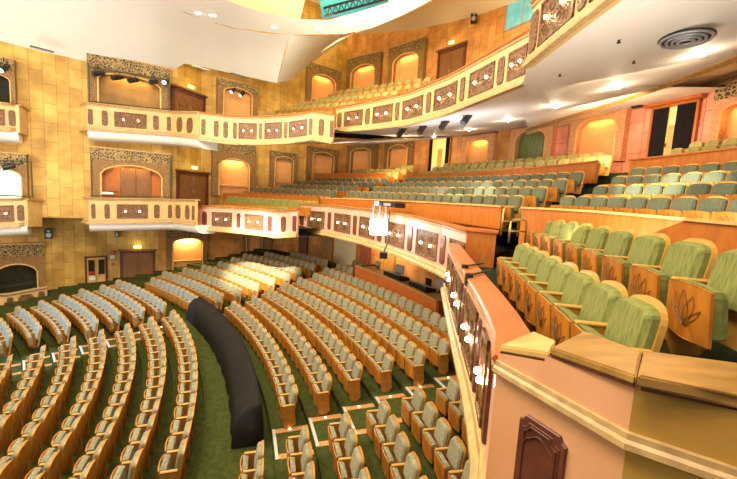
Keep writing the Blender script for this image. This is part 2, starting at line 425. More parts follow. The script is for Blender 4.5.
# the more distant seats, in one mesh
def stuff_seats(lst, name, label):
    V, Fc, MI = [], [], []
    mlist = [MT['pad'], MT['pad_hi'], MT['pad_mz'], MT['pad_up'], MT['shell'], MT['board'], MT['arm'], MT['side']]
    cache = {}
    for hi in (False, True, 'mezz', 'upper'):
        parts = []; pi = {False: 0, True: 1, 'mezz': 2, 'upper': 3}[hi]
        for nm, mi in (('backrest', pi), ('back_shell', 4), ('seat_cushion', pi), ('seat_board', 5)):
            me = SM[False][nm]
            parts.append(([v.co.copy() for v in me.vertices], [tuple(p.vertices) for p in me.polygons], mi, 0))
        for nm, mi in (('armrest', 6), ('side_panel', 7)):
            me = SM[False][nm]
            parts.append(([v.co.copy() for v in me.vertices], [tuple(p.vertices) for p in me.polygons], mi, -PW/2))
            parts.append(([v.co.copy() for v in me.vertices], [tuple(p.vertices) for p in me.polygons], mi, PW/2))
        cache[hi] = parts
    for d, pos, rz, sc, hi, last, lab, grp in lst:
        T = Matrix.Translation(pos) @ Matrix.Rotation(rz, 4, 'Z') @ Matrix.Scale(sc, 4)
        for i, (vs, fs, mi, y) in enumerate(cache[hi]):
            if y > 0 and not last: continue
            b = len(V); V.extend([(T @ (v+Vector((0, y, 0)))) for v in vs]); Fc.extend([tuple(j+b for j in f) for f in fs]); MI.extend([mi]*len(fs))
    me = bpy.data.meshes.new(name); me.from_pydata([tuple(v) for v in V], [], Fc); me.update()
    for m in mlist: me.materials.append(m)
    me.polygons.foreach_set('material_index', MI)
    o = bpy.data.objects.new(name, me); COL.objects.link(o); o['kind'] = 'stuff'
    tag(o, label, 'seats'); return o
stuff_seats(rest, 'distant_theatre_seats', 'the many small distant green seats across stalls, mezzanine and upper balcony')

# ------------------------------------------------------------------ floors and walls
def rings(name, steps, a0, a1, m, da=2.0, parent=None):
    """steps: list of (R_inner, R_outer, z): stepped annular floor with risers"""
    bm = bmesh.new(); n = int((a1-a0)/da)
    prev = None
    for (r0, r1, z) in steps:
        for i in range(n):
            A, B = a0+(a1-a0)*i/n, a0+(a1-a0)*(i+1)/n
            quad(bm, pol(r0, A, z), pol(r0, B, z), pol(r1, B, z), pol(r1, A, z))
            if prev is not None and abs(prev-z) > 1e-4:
                quad(bm, pol(r0, A, prev), pol(r0, B, prev), pol(r0, B, z), pol(r0, A, z))
        prev = z
    return link(name, bm, m, parent, kind='structure')
st = [(3.0, RA(12)+.2, zA(12)-.95*1.09)]
for k in range(12, -1, -1): st.append((RA(k+1)+.2 if k < 12 else RA(13)+.2, RA(k)+.2, zA(k)-.95*1.09+.001))
st[0] = (3.0, RA(13)+.2, zA(12)-1.04)
zx = zC(0)-.95
st.append((RA(0)+.2, RC(0)-.62, zx))
for k in range(0, 11): st.append((RC(k-1)+.28 if k else RC(0)-.62, RC(k)+.28, zC(k)-.95))
FL = rings('floor', st, -30, 78, MT['carpet'])
# patch of lower floor reaching the side wall
zfm = lambda k: zz(k)-.95
sm = [(26.9, 28.3, -.62-.95), (28.3, 29.75, -.222-1.06), (29.75, RM(1)+.2, zfm(1)-.02)]
sm = [(RM(1)-.92, RM(1)+.2, zfm(1))]
for k in range(2, 8): sm.append((RM(k-1)+.2, RM(k)+.2, zfm(k)))
sm.append((RM(7)+.2, 39.4, zfm(7)))
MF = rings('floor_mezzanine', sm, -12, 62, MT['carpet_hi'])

def wall(name, path, z0, z1, m, parent=None, zt=None):
    bm = bmesh.new(); uv = bm.loops.layers.uv.new('uv'); s = 0
    for i in range(len(path)-1):
        a, b = path[i], path[i+1]; L = math.hypot(b[0]-a[0], b[1]-a[1])
        ta = zt[i] if zt else z1; tb = zt[i+1] if zt else z1
        f = quad(bm, (a[0], a[1], z0), (b[0], b[1], z0), (b[0], b[1], tb), (a[0], a[1], ta))
        for l, (x, y) in zip(f.loops, ((s, z0), (s+L, z0), (s+L, tb), (s, ta))): l[uv].uv = (x, y)
        s += L
    return link(name, bm, m, parent, kind='structure')
ax = math.radians(34)
def st2(s, t): return (CX+s*math.cos(ax)-t*math.sin(ax), CY+s*math.sin(ax)+t*math.cos(ax))
T1 = 10.95
SW0, SW1 = st2(9.5, T1), st2(23.3, T1)
ZL = -1.95      # underside of the overhanging side wall
wall('wall_left_upper', [SW0, SW1], ZL, 9.5, MT['stone_gold'])
LW = [st2(8.0, 11.2), (-16.15, 22.7), (-13.75, 24.1)]
wall('wall_left', [LW[0], LW[1], LW[2]], -8.2, 1.0, MT['stone_gold'])
bm = bmesh.new(); quad(bm, (*SW0, ZL), (*SW1, ZL), (-13.0, 25.5, ZL), (*st2(9.5, 13.5), ZL)); link('trim_1', bm, MT['stone_gold'], kind='structure')
RW = 38.0
RP = [SW1, (-11.1, 24.3), (-2.6, 31.2)]+[pol(RW, a)[:2] for a in np.arange(52, 7.9, -2)]
wall('wall_rear_left', RP[:3], -2.5, 15.0, MT['stone_gold'])
i0 = 2
RPm = [RP[2]]+[pol(RW, a)[:2] for a in np.arange(52, 31.9, -2)]
RPr = [pol(RW, a)[:2] for a in np.arange(32, 5.9, -2)]
wall('wall_rear', RPm, -2.0, 15.0, MT['stone_orange'])
wall('wall_right', RPr, -2.0, 5.2, MT['stone_pink'])
wall('wall_right_upper', RPr, 5.2, 15.0, MT['stone_orange'])
LR = [LW[2], (-8.8, 28.6)]+[pol(35.2, a)[:2] for a in np.arange(58, 9.9, -3)]
wall('wall_stalls_rear', LR, -7.0, -1.5, MT['stone_orange'])
def on_path(u, v, path):
    best = None; alt = None
    for i in range(len(path)-1):
        p = atline(u, v, path[i], path[i+1]); a, b = np.array(path[i]), np.array(path[i+1]); t = (p[:2]-a)@(b-a)/((b-a)@(b-a))
        if p[1] <= 0: continue
        e = max(-t, t-1)*np.linalg.norm(b-a)
        if e <= .001 and (best is None or p[1] < best[1]): best = p
        if alt is None or e < alt[0]: alt = (e, p)
    return best if best is not None else alt[1]
def on_rear(u, v):
    """point of the rear wall seen along a sight line"""
    return on_path(u, v, RP)
def on_LR(u, v, path=None): return on_path(u, v, LR if path is None else path)
def on_side(u, v): return atline(u, v, SW0, SW1)

def place(u0, v0, u1, v1, fn, off=0.0):
    """rectangle on a wall between two sight columns -> origin (bottom left), rotation, width, height; local x along wall, -y into the room"""
    vm = (v0+v1)/2; um = (u0+u1)/2
    A, B = fn(u0, vm), fn(u1, vm)
    d = (B-A)[:2]; W = float(np.hypot(*d)); rz = math.atan2(d[1], d[0])
    zt, zb = fn(um, v0)[2], fn(um, v1)[2]
    n = np.array([d[1], -d[0]])/W     # towards the room (camera side)
    o = (A[0]+n[0]*off, A[1]+n[1]*off, zb)
    return o, rz, W, zt-zb

NCT = [0]
def niche(u0, v0, u1, v1, fn, label, back='niche', fm='frame', lat='lattice', depth=.32, side=.15, top=.30, rise=.13, power=18, base=0.0, name='arched_niche', lampcol=(1, .66, .22), ledge=True, doorin=False, doorrect=None):
    o, rz, W, H = place(u0, v0, u1, v1, fn)
    root = thing(name, label, 'niche', o, rz)
    x0, x1 = W*side, W*(1-side); hs = H*(1-top-rise); hp = H*(1-top); N = 16
    def arch(x):
        s = (x-x0)/(x1-x0); s = min(max(s, 0), 1)
        return hs+(hp-hs)*math.sin(PI*s)**.55
    D = depth
    bm = bmesh.new()
    xs = [x0+(x1-x0)*i/N for i in range(N+1)]
    box(bm, 0, x0, -D, 0, 0, H*.80); box(bm, x1, W, -D, 0, 0, H*.80)
    for a, b in zip(xs, xs[1:]):
        quad(bm, (a, -D, arch(a)), (b, -D, arch(b)), (b, -D, H*.80), (a, -D, H*.80))
        quad(bm, (a, -D, arch(a)), (b, -D, arch(b)), (b, 0, arch(b)), (a, 0, arch(a)))
    link('frame', bm, MT[fm], root)
    bm = bmesh.new(); box(bm, 0, W, -D-.03, 0, H*.80, H*.985); link('lattice_panel', bm, MT[lat], root)
    bm = bmesh.new(); bbox(bm, -.03, W+.03, -D-.08, 0, H*.985, H*1.01, .01); link('cornice', bm, MT['mould'], root)
    bm = bmesh.new(); tube(bm, [(x0, -D-.01, 0), (x0, -D-.01, hs)]+[(x, -D-.01, arch(x)) for x in xs]+[(x1, -D-.01, 0)], .022+.008*W, 6); link('arch_moulding', bm, MT['wood_lt'], root)
    bm = bmesh.new(); quad(bm, (x0, -.015, 0), (x1, -.015, 0), (x1, -.015, H*.8), (x0, -.015, H*.8)); link('back_panel', bm, MT[back], root)
    if ledge:
        bm = bmesh.new(); bbox(bm, x0, x1, -D*.6, -.02, H*.18, H*.21, .01); link('ledge', bm, MT['wood_lt'], root)
    if doorin:
        bm = bmesh.new(); dx0, dx1 = (x0+(x1-x0)*.30, x0+(x1-x0)*.82)
        for a, b in ((dx0, (dx0+dx1)/2-.01), ((dx0+dx1)/2+.01, dx1)):
            bbox(bm, a, b, -.07, -.02, 0, hp*.93, .015)
            bbox(bm, a+.12, b-.12, -.085, -.06, .2, hp*.7, .012)
        link('double_door', bm, MT['door'], root)
    if power:
        ld = bpy.data.lights.new('niche_lamp', 'AREA'); ld.energy = power; ld.shape = 'RECTANGLE'; ld.size = (x1-x0)*.6; ld.size_y = .10; ld.color = lampcol
        lo = bpy.data.objects.new('niche_lamp', ld); COL.objects.link(lo); lo.parent = root
        lo.location = ((x0+x1)/2, -D*.55, hp-.12)
        lo.rotation_euler = (math.radians(12), 0, 0)
    return root

def door(num, u0, v0, u1, v1, fn, m='door', cap=True, leaves=2, exitsign=True, signlabel=''):
    o, rz, W, H = place(u0, v0, u1, v1, fn)
    root = sroot(f'door_{num}', o, rz)
    fr = .07*W/ (1 if leaves == 2 else .6)
    bm = bmesh.new(); D = .12
    box(bm, 0, fr, -D, 0, 0, H); box(bm, W-fr, W, -D, 0, 0, H); box(bm, 0, W, -D, 0, H-fr, H); link('door_frame', bm, MT['wood_dark'], root)
    if cap:
        bm = bmesh.new(); bbox(bm, -.10, W+.10, -D-.12, 0, H, H+.12, .03); link('door_cornice', bm, MT['door'], root)
    lw = (W-2*fr)/leaves
    for i in range(leaves):
        a = fr+i*lw+.01; b = a+lw-.02
        bm = bmesh.new(); bbox(bm, a, b, -.07, -.02, 0, H-fr, .01)
        bbox(bm, a+lw*.16, b-lw*.16, -.085, -.06, H*.08, H*.42, .012)
        N = 8; sgn = 1 if i == 0 else -1
        P = []
        for j in range(N+1):
            s = j/N; xx = a+lw*.14+(lw*.70)*s; hh = H*.55+H*.26*(1-math.cos(PI*(s if sgn > 0 else 1-s)))/2
            P.append((xx, -.075, hh))
        P += [(b-lw*.14, -.075, H*.48), (a+lw*.14, -.075, H*.48)]
        tube(bm, P, .018, 5, closed=True)
        leaf = link('door_leaf', bm, MT[m], root)
        bm = bmesh.new(); hx = b-.07 if i == 0 else a+.07
        tube(bm, [(hx, -.07, H*.42), (hx, -.12, H*.43), (hx, -.12, H*.52), (hx, -.07, H*.53)], .012, 6); link('handle', bm, MT['brass'], leaf)
    if exitsign:
        e = thing('exit_sign', signlabel, 'sign', (o[0], o[1], o[2]), rz)
        bm = bmesh.new(); w2 = .40; bbox(bm, W/2-w2/2, W/2+w2/2, -.24, -.16, H+.22, H+.38, .01); bd = link('sign_box', bm, MT['exitm'], e)
        text_mesh('EXIT', .13, 'lettering', MT['exittext'], e, (W/2, -.245, H+.30), (PI/2, 0, 0))
        ld = bpy.data.lights.new('exit_glow', 'POINT'); ld.energy = 7; ld.color = (1, .8, .25); ld.shadow_soft_size = .1
        lo = bpy.data.objects.new('exit_glow', ld); COL.objects.link(lo); lo.parent = e; lo.location = (W/2, -.45, H+.35)
    return root
def text_mesh(s, size, name, m, parent, loc, rot, ext=.003):
    cu = bpy.data.curves.new(name, 'FONT'); cu.body = s; cu.size = size; cu.align_x = 'CENTER'; cu.align_y = 'CENTER'; cu.extrude = ext
    tmp = bpy.data.objects.new(name+'_outline', cu); COL.objects.link(tmp); bpy.context.view_layer.update()
    me = bpy.data.meshes.new_from_object(tmp.evaluated_get(bpy.context.evaluated_depsgraph_get())); bpy.data.objects.remove(tmp); me.materials.clear(); me.materials.append(m)
    o = bpy.data.objects.new(name, me); COL.objects.link(o); o.parent = parent; o.location = loc; o.rotation_euler = rot; return o

# --- niches and doors of the rear wall, mezzanine level
def mid(u0, v0, u1, v1, lab, **k): return niche(u0, v0, u1, v1, on_rear, lab, **k)
mid(211, 143, 254, 196, 'carved niche above the far wing between the brown door and the stone pilaster', power=30)
mid(269, 152, 295, 190, 'narrow lit niche left of the pilaster under the upper wing', power=45, top=.12, rise=.12)
mid(306, 148, 336, 184, 'second lit arched niche behind the far mezzanine block', power=45, top=.12, rise=.12)
mid(349, 145, 378, 176, 'third lit arched niche behind the mezzanine, left of the stairs', power=45, top=.12, rise=.14)
mid(387, 143, 414, 174, 'dim blank arched niche left of the curtained corridor', power=12, top=.08, rise=.16)
mid(465, 127, 497, 172, 'pink arched niche right of the curtained corridor', power=12, fm='frame_pink', top=.26, rise=.14, ledge=False)
mid(514, 118, 556, 166, 'pink arch framing a green curtained window', back='greenglass', power=0, fm='frame_pink', side=.14, top=.26, rise=.18, ledge=False)
mid(575, 102, 629, 163, 'wide pink arched niche left of the black wall speaker', power=8, fm='frame_pink', side=.14, top=.26, rise=.16, ledge=False)
mid(718, 80, 790, 160, 'large pink arched niche right of the black curtained doorway', power=10, fm='frame_pink', side=.14, top=.26, rise=.12, ledge=False)
door(1, 176, 172.5, 207, 207, on_rear, signlabel='lit exit sign over the brown door beside the mid-level side box')
# --- upper level
mid(216, 83, 256, 124, 'dark carved upper niche with two spotlights', power=18, top=.14, rise=.14)
mid(305, 67, 338, 110, 'leftmost lit niche behind the upper balcony seats', power=16, top=.2, rise=.14)
mid(349, 57, 382, 102, 'second lit niche behind the upper balcony seats', power=16, top=.2, rise=.14)
mid(391, 45, 426, 94, 'lit niche left of the upper balcony door', power=18, top=.2, rise=.14)
door(2, 438, 49, 465, 92, on_rear, signlabel='lit exit sign over the upper balcony door')
door(3, 171, 92, 204, 122, on_rear, signlabel='lit exit sign over the upper door beside the white ceiling')
# corridor with black curtains, mezzanine level
def curtain_door(num, u0, v0, u1, v1, labs, w=(.3, .3), cap=True, sign=None):
    o, rz, W, H = place(u0, v0, u1, v1, on_rear)
    root = sroot(f'door_{num}', o, rz)
    bm = bmesh.new(); box(bm, -.08, 0, -.14, 0, 0, H+.08); box(bm, W, W+.08, -.14, 0, 0, H+.08); box(bm, -.08, W+.08, -.14, 0, H, H+.08); link('door_frame', bm, MT['wood'], root)
    if cap:
        bm = bmesh.new(); bbox(bm, -.3, W+.2, -.3, 0, H+.08, H+.26, .03); link('door_cornice', bm, MT['wood'], root)
    bm = bmesh.new(); quad(bm, (0, -.02, 0), (W, -.02, 0), (W, -.02, H), (0, -.02, H)); link('corridor_back', bm, MT['bright'], root)
    bm = bmesh.new(); bbox(bm, W*.40, W*.62, -.06, -.025, 0, H*.72, .01); link('inner_door', bm, MT['wood_lt'], root)
    for i, (a, b) in enumerate(((0, W*w[0]), (W*(1-w[1]), W))):
        bm = bmesh.new(); n = 28; F, B = [], []
        for j in range(n+1):
            x = a+(b-a)*j/n; y = -.10+.035*math.sin(j*1.57)
            F.append((x, y)); 
        for (xa, ya), (xb, yb) in zip(F, F[1:]): quad(bm, (xa, ya, .02), (xb, yb, .02), (xb, yb, H), (xa, ya, H))
        c = link('curtain', bm, MT['curtain'], None, smooth=True); c.location = o; c.rotation_euler = (0, 0, rz); tag(c, labs[i], 'curtain')
    return o, rz, W, H
o5 = curtain_door(4, 652, 107, 694, 172, ('narrow black curtain on the left of the right-hand doorway', 'wide black curtain on the right of the right-hand doorway'), (.38, .44))
curtain_door(5, 430, 139, 450, 176, ('thin black curtain left side of the small bright corridor', 'thin black curtain right side of the small bright corridor'), (.14, .2), cap=False)
# red roundel notice in the right-hand doorway
bm = bmesh.new(); tube(bm, [(0, 0, 0), (0, -.02, 0)], .10, 16)
o, rz, W, H = o5; rc = link('round_notice', bm, MT['red']); rc.location = (o[0]+math.cos(rz)*W*.36, o[1]+math.sin(rz)*W*.36-.1, o[2]+H*.42); rc.rotation_euler = (0, 0, rz); tag(rc, 'small red round notice inside the right-hand doorway', 'sign')

# --- stalls level walls
def on_LW(u, v): return on_LR(u, v, LW)
door(6, 120, 251, 155, 283, on_LW, signlabel='lit exit sign over the double door in the stalls')
d7 = door(7, 85, 256, 107, 291, on_LW, m='wood_lt', cap=False, exitsign=False)
o, rz, W, H = place(85, 256, 107, 291, on_LW)
for nm, a, b, z0, z1, m, lab in (('notice', .10, .34, .50, .58, 'red', 'small red notice on the pale double door'), ('notice', .12, .40, .33, .44, 'paper', 'white paper notice on the pale double door')):
    bm = bmesh.new(); box(bm, W*a+.05, W*b+.05, -.11, -.10, H*z0, H*z1); q = link('notice', bm, MT[m]); q.location = o; q.rotation_euler = (0, 0, rz); tag(q, lab, 'notice')
for a, b in ((.14, .42), (.60, .88)):
    bm = bmesh.new(); box(bm, W*a, W*b, -.098, -.09, H*.48, H*.90); q = link('window_pane', bm, MT['glass'], d7)
niche(166, 229, 206, 268, on_LR, 'brightly lit arched niche at stalls level beside the double door', power=70, side=.13, top=.22, rise=.12, lampcol=(1, .8, .4))
niche(243, 229, 262, 262, on_LR, 'small lit arched recess under the far wing balcony', power=30, side=.1, top=.12, rise=.12)
niche(-14, 243, 44, 305, on_LW, 'large dark arched side box opening at stalls level', back='glass', power=0, side=.13, top=.32, rise=.14, depth=.4, ledge=False, name='arched_opening')  # dark back panel painted in for the shaded box interior

# --- side box openings on the upper side wall
niche(91, 151, 170, 206, on_side, 'wide carved arch of the mid-level side box with wooden doors', back='wood', power=12, side=.12, top=.27, rise=.17, depth=.42, ledge=False, doorin=True, name='arched_opening')
niche(88, 62, 169, 122, on_side, 'wide carved arch of the upper side box under the white ceiling', back='stone_gold', power=16, side=.12, top=.25, rise=.12, depth=.42, ledge=False, name='arched_opening')
niche(-16, 153, 29, 206, on_side, 'carved arch of the leftmost mid-level side box with pale wall', back='screenwhite', power=6, side=.13, top=.30, rise=.14, depth=.42, ledge=False, name='arched_opening')
niche(-20, 59, 17, 114, on_side, 'carved arch of the leftmost upper side box', back='glass', power=0, side=.13, top=.30, rise=.10, depth=.42, ledge=False, name='arched_opening')  # dark sheet at the back stands for interior shade

# ------------------------------------------------------------------ balcony fronts
def resample(path, step=.25):
    P = [np.array(p, float) for p in path]; out = [P[0]]
    for a, b in zip(P, P[1:]):
        n = max(1, int(np.linalg.norm(b-a)/step)); out += [a+(b-a)*i/n for i in range(1, n+1)]
    return out
def smooth_path(px, R=None, z=None, n=8):
    pass
def normals(P, ref=None):
    N = []
    for i in range(len(P)):
        d = P[min(i+1, len(P)-1)]-P[max(i-1, 0)]; nn = np.array([-d[1], d[0]]); nn /= np.hypot(*nn)
        tgt = (C2 if ref is None else np.array(ref))-P[i][:2]
        if nn@tgt < 0: nn = -nn
        N.append(nn)
    return N
def sweep(bm, P, N, prof, mi=0, cap=True):
    """prof: closed list of (outward offset, dz)"""
    rg = [[bm.verts.new((p[0]+n[0]*o, p[1]+n[1]*o, p[2]+dz)) for o, dz in prof] for p, n in zip(P, N)]
    m = len(prof)
    for A, B in zip(rg, rg[1:]):
        for k in range(m):
            f = bm.faces.new((A[k], A[(k+1) % m], B[(k+1) % m], B[k])); f.material_index = mi
    if cap:
        for q in (rg[0], rg[-1]):
            f = bm.faces.new(q); f.material_index = mi
def fascia(name, path, H, panels, fm='fascia', capm='rail', ref=None, lamp_es=None, back=.22, pz=(.24, .80), lampN=2, mould='mould', under=None, capw=.12):
    """path: top edge of the outer face. panels: list of (s0, s1, kind) in metres or ('u', u0, u1, kind)"""
    root = sroot(name)
    P = resample(path); N = normals(P, ref)
    bm = bmesh.new(); sweep(bm, P, N, [(-.10, -.06), (0, -.06), (0, -H), (-.10, -H)]); link('fascia_face', bm, MT[fm], root)
    bm = bmesh.new(); sweep(bm, P, N, [(-back, 0), (capw*.5, 0), (capw*.5+.02, -.03), (capw*.3, -.07), (-back, -.07)]); link('rail_cap', bm, MT[capm], root)
    bm = bmesh.new(); sweep(bm, P, N, [(0, -.07), (.04, -.08), (.035, -.12), (.0, -.15)]); sweep(bm, P, N, [(0, -H+.22), (.05, -H+.18), (.06, -H+.10), (.12, -H+.05), (.12, -H-.02), (0, -H-.02)]); link('moulding', bm, MT[mould], root)
    # cumulative length & projected column
    cum = [0.0]
    for a, b in zip(P, P[1:]): cum.append(cum[-1]+float(np.linalg.norm((b-a)[:2])))
    us = [proj(p-np.array([0, 0, H*.5]))[0] for p in P]
    def at(s):
        s = min(max(s, 0), cum[-1]-1e-6)
        i = max(j for j in range(len(cum)) if cum[j] <= s); i = min(i, len(P)-2)
        t = (s-cum[i])/(cum[i+1]-cum[i]); p = P[i]*(1-t)+P[i+1]*t; return p, N[i]*(1-t)+N[i+1]*t
    def s_of_u(u):
        for i in range(len(us)-1):
            a, b = us[i], us[i+1]
            if (a-u)*(b-u) <= 0 and a != b: return cum[i]+(cum[i+1]-cum[i])*(u-a)/(b-a)
        return cum[0] if abs(u-us[0]) < abs(u-us[-1]) else cum[-1]
    for pn in panels:
        if pn[0] == 'u': s0, s1, kind = s_of_u(pn[1]), s_of_u(pn[2]), pn[3]
        else: s0, s1, kind = pn
        if s1 < s0: s0, s1 = s1, s0
        if s1-s0 < .04: continue
        z0, z1 = -H*pz[1], -H*pz[0]
        n = max(1, int((s1-s0)/.25)); bm = bmesh.new()
        Q = [at(s0+(s1-s0)*i/n) for i in range(n+1)]
        if kind == 'star':
            sweep(bm, [q[0] for q in Q], [q[1] for q in Q], [(0, z1), (.035, z1), (.035, z1-.05), (.012, z1-.06), (.012, z0+.06), (.035, z0+.05), (.035, z0), (0, z0)])
            for e in (0, -1):
                q = Q[e]; q2 = at(s0+.05 if e == 0 else s1-.05)
                sweep(bm, [q[0], q2[0]], [q[1], q2[1]], [(0, z1), (.035, z1), (.035, z0), (0, z0)])
            # radiating carved ribs
            for f in ([.27, .73] if lampN == 2 else [.5]):
                pc, nc = at(s0+(s1-s0)*f); zc = (z0+z1)/2
                for j in range(12):
                    th = 2*PI*j/12; rr = min((z1-z0)*.42, (s1-s0)*.24)
                    pe, ne = at(s0+(s1-s0)*f+rr*math.cos(th))
                    a3 = Vector((pc[0]+nc[0]*.02, pc[1]+nc[1]*.02, pc[2]+zc)); b3 = Vector((pe[0]+ne[0]*.02, pe[1]+ne[1]*.02, pe[2]+zc+rr*math.sin(th)))
                    tube(bm, [a3.lerp(b3, .25), b3], [.018, .006], 4)
            pl = link('carved_panel', bm, [MT['panel']], root)
            for f in ([.27, .73] if lampN == 2 else [.5]):
                pc, nc = at(s0+(s1-s0)*f); zc = (z0+z1)/2
                b2 = bmesh.new(); ball(b2, (pc[0]+nc[0]*.06, pc[1]+nc[1]*.06, pc[2]+zc), .036, seg=8)
                link('lamp', b2, MT['bulb'], pl, smooth=True)
        else:
            # tall rounded slim panel
            h0, h1 = (z0, z1); w = s1-s0; pts = [(-w/2, h0+w*.3), (-w*.3, h0), (w*.3, h0), (w/2, h0+w*.3), (w/2, h1-w*.3), (w*.3, h1), (-w*.3, h1), (-w/2, h1-w*.3)]
            sm_, nm_ = at((s0+s1)/2); tg = at(s1)[0]-at(s0)[0]; tg = tg/np.linalg.norm(tg)
            outline_slab(bm, pts, -.01, .035, lambda a, b, t: Vector((sm_[0]+tg[0]*a+nm_[0]*t, sm_[1]+tg[1]*a+nm_[1]*t, sm_[2]+b)), .015)
            link('slim_panel', bm, MT['wood_dark' if fm == 'fascia_pink' else 'panel'], root)
    return root, P, N
U = lambda a, b, k='n': ('u', a, b, k)

RB = 29.0
# mezzanine centre front
cpts = [atR(297, 203.0, RB), atR(330, 204.6, RB), atR(365, 208.0, RB), atR(405, 214.0, RB), atR(443, 222.3, RB), atR(467, 229.0, RB-.1)]
r1 = fascia('balcony_mezzanine_centre', cpts, 1.52, [U(300.6, 304), U(308, 324.6, 'star'), U(328, 331), U(334.6, 350.5, 'star'), U(353.4, 356.7), U(359.6, 375, 'star'), U(378, 382), U(386, 404.7, 'star'), U(408.3, 412.5), U(416.6, 437.5, 'star'), U(440.7, 445.5), U(449.4, 468, 'star')], 'fascia_pink')
# far wing
wp = [atR(196, 205.2, 25.2), atR(230, 206.3, 25.9), atR(262, 208.6, 26.7), atR(277, 210.4, 27.1), atR(298, 208.8, 27.6)]
fascia('balcony_far_wing', wp, 1.35, [U(202.5, 207), U(212, 232, 'star'), U(237, 240.5), U(244.7, 263.5, 'star'), U(267.7, 272), U(281, 286), U(292.7, 296.5)], 'fascia_pink')
# side boxes, mid level
TB = 10.0
q0 = st2(19.05, TB); q1 = st2(22.85, TB)
bx = [atline(88.5, 197.5, q0, q1), atline(173, 199, q0, q1)]
lk = [bx[1], atline(174.5, 198, (q1[0], q1[1]), (q1[0]+.6, q1[1]+1.2))]
bl = np.array([*st2(18.8, T1), bx[0][2]])
e1 = atR(196, 199.2, 24.75); 
fascia('balcony_side_box', [bl, bx[0], bx[1], e1], 1.38, [U(91.3, 95.4), U(104.4, 109.7), U(116.7, 147.7, 'star'), U(153.9, 159.5), U(168, 172), U(176, 180.6), U(185.6, 189.6), U(192.4, 194.7)], 'fascia', 'mould')
b0 = [atline(-30, 199, q0, q1), atline(26, 198, q0, q1), np.array([*st2(17.0, T1), -1.05])]
fascia('balcony_left_box', b0, 1.38, [U(-18, 14, 'star'), U(17, 24.4), U(27.5, 33)], 'fascia', 'mould')
# side boxes, upper level
ub = [np.array([*st2(18.8, T1), atline(87, 102, q0, q1)[2]]), atline(87, 102, q0, q1), atline(172, 111, q0, q1), atR(198, 111.4, 24.75)]
fascia('balcony_upper_side_box', ub, 1.38, [U(88, 92.8), U(101.6, 107.8), U(114.2, 146.7, 'star'), U(153, 158.6), U(166.8, 171), U(177, 182.4), U(187, 192.8)], 'fascia', 'mould')
ub0 = [atline(-30, 98.5, q0, q1), atline(17, 104, q0, q1), np.array([*st2(16.6, T1), atline(26, 106, q0, q1)[2]])]
fascia('balcony_upper_left_box', ub0, 1.30, [U(-18, 4.7, 'star'), U(8.5, 15.6), U(20.7, 25)], 'fascia', 'mould')
# upper far wing and centre
uw = [atR(198, 111.6, 24.8), atR(232, 115.5, 25.8), atR(262, 116.3, 26.9), atR(290, 114.5, 27.8), atR(314, 110.8, 28.6), atR(334, 113.2, 29.0)]
fascia('balcony_upper_wing', uw, 1.42, [U(201.5, 205.6), U(214, 218.6), U(223.4, 228), U(233, 236.8), U(238.6, 256.8, 'star'), U(259, 262), U(264.5, 281.9, 'star'), U(284, 287.5), U(289, 307, 'star'), U(309, 312.5), U(318.8, 324), U(330, 333.6)], 'fascia', 'rail')
uc = [atR(336.7, 106.8, 30.0), atR(372, 100.6, 30.0), atR(409.6, 91.6, 30.0), atR(450, 75.0, 30.0), atR(490, 52.6, 30.0), atR(528, 31, 30.0), atR(552, 14, 30)]
fascia('balcony_upper_centre', uc, 1.30, [U(337.4, 341.8), U(344.5, 362.8, 'star'), U(365.5, 370), U(373, 392.6, 'star'), U(395.4, 399.4), U(402.8, 423, 'star'), U(426.6, 431), U(434.4, 457, 'star'), U(460.5, 465), U(469.6, 494.5, 'star'), U(498, 504.6), U(508.4, 527, 'star')], 'fascia', 'rail')
# near upper wing, projecting: corner column near u=528
zt = 3.95; zb = 2.75
nu0 = atz(527.5, 66.5, zb); nu1 = atz(568, 34, zb); nu2 = atz(612, 0, zb); nu3 = atz(650, -30, zb)
nback = uc[5]-np.array([0, 0, 1.30])
nup = [p+np.array([0, 0, zt-zb]) for p in (nback, nu0, nu1, nu2, nu3)]
fascia('balcony_upper_near_wing', nup[1:], 1.22, [U(530, 538), U(541, 577, 'star'), U(581, 590), U(594, 640, 'star')], 'fascia', 'rail', pz=(.2, .82))
# near wing front (foreground, left of the seats)
zm = -1.16
Lc = atz(497, 366, zm); Kc = atz(627, 440, zm); Rc = atz(723, 473, zm); Rc = Kc+(Rc-Kc)*3.2
zr = -1.05
npz = [atz(449, 243, zr), atz(453, 250, zr), atz(460, 262, zr), atz(469, 276, zr), atz(480, 293, zr), atz(490, 311, zr), atz(498.5, 331, zr), np.array([Lc[0], Lc[1], -1.08])]
nr, NP, NN = fascia('balcony_near_wing', npz, 1.30, [(.25, .45, 'n'), (.65, 2.0, 'star'), (2.25, 2.45, 'n'), (2.7, 4.0, 'star'), (4.2, 4.38, 'n'), (4.55, 5.6, 'star'), (5.75, 5.9, 'n'), (6.1, 6.55, 'star'), (6.7, 6.82, 'n')], 'fascia_pink', 'rail', back=.27, capw=.05, pz=(.18, .84))

def shell_surface(name, rows, m, smooth=True):
    bm = bmesh.new(); G = [[bm.verts.new(tuple(p)) for p in r] for r in rows]
    for A_, B_ in zip(G, G[1:]):
        for i in range(len(A_)-1): bm.faces.new((A_[i], A_[i+1], B_[i+1], B_[i]))
    return link(name, bm, MT[m], smooth=smooth, kind='structure')
# slabs under balconies ---------------------------------------------------
def slab(name, inner, outer, m, zoff_in=0, thick=None):
    bm = bmesh.new()
    for i in range(len(inner)-1):
        quad(bm, inner[i], inner[i+1], outer[i+1], outer[i])
    return link(name, bm, MT[m], kind='structure')
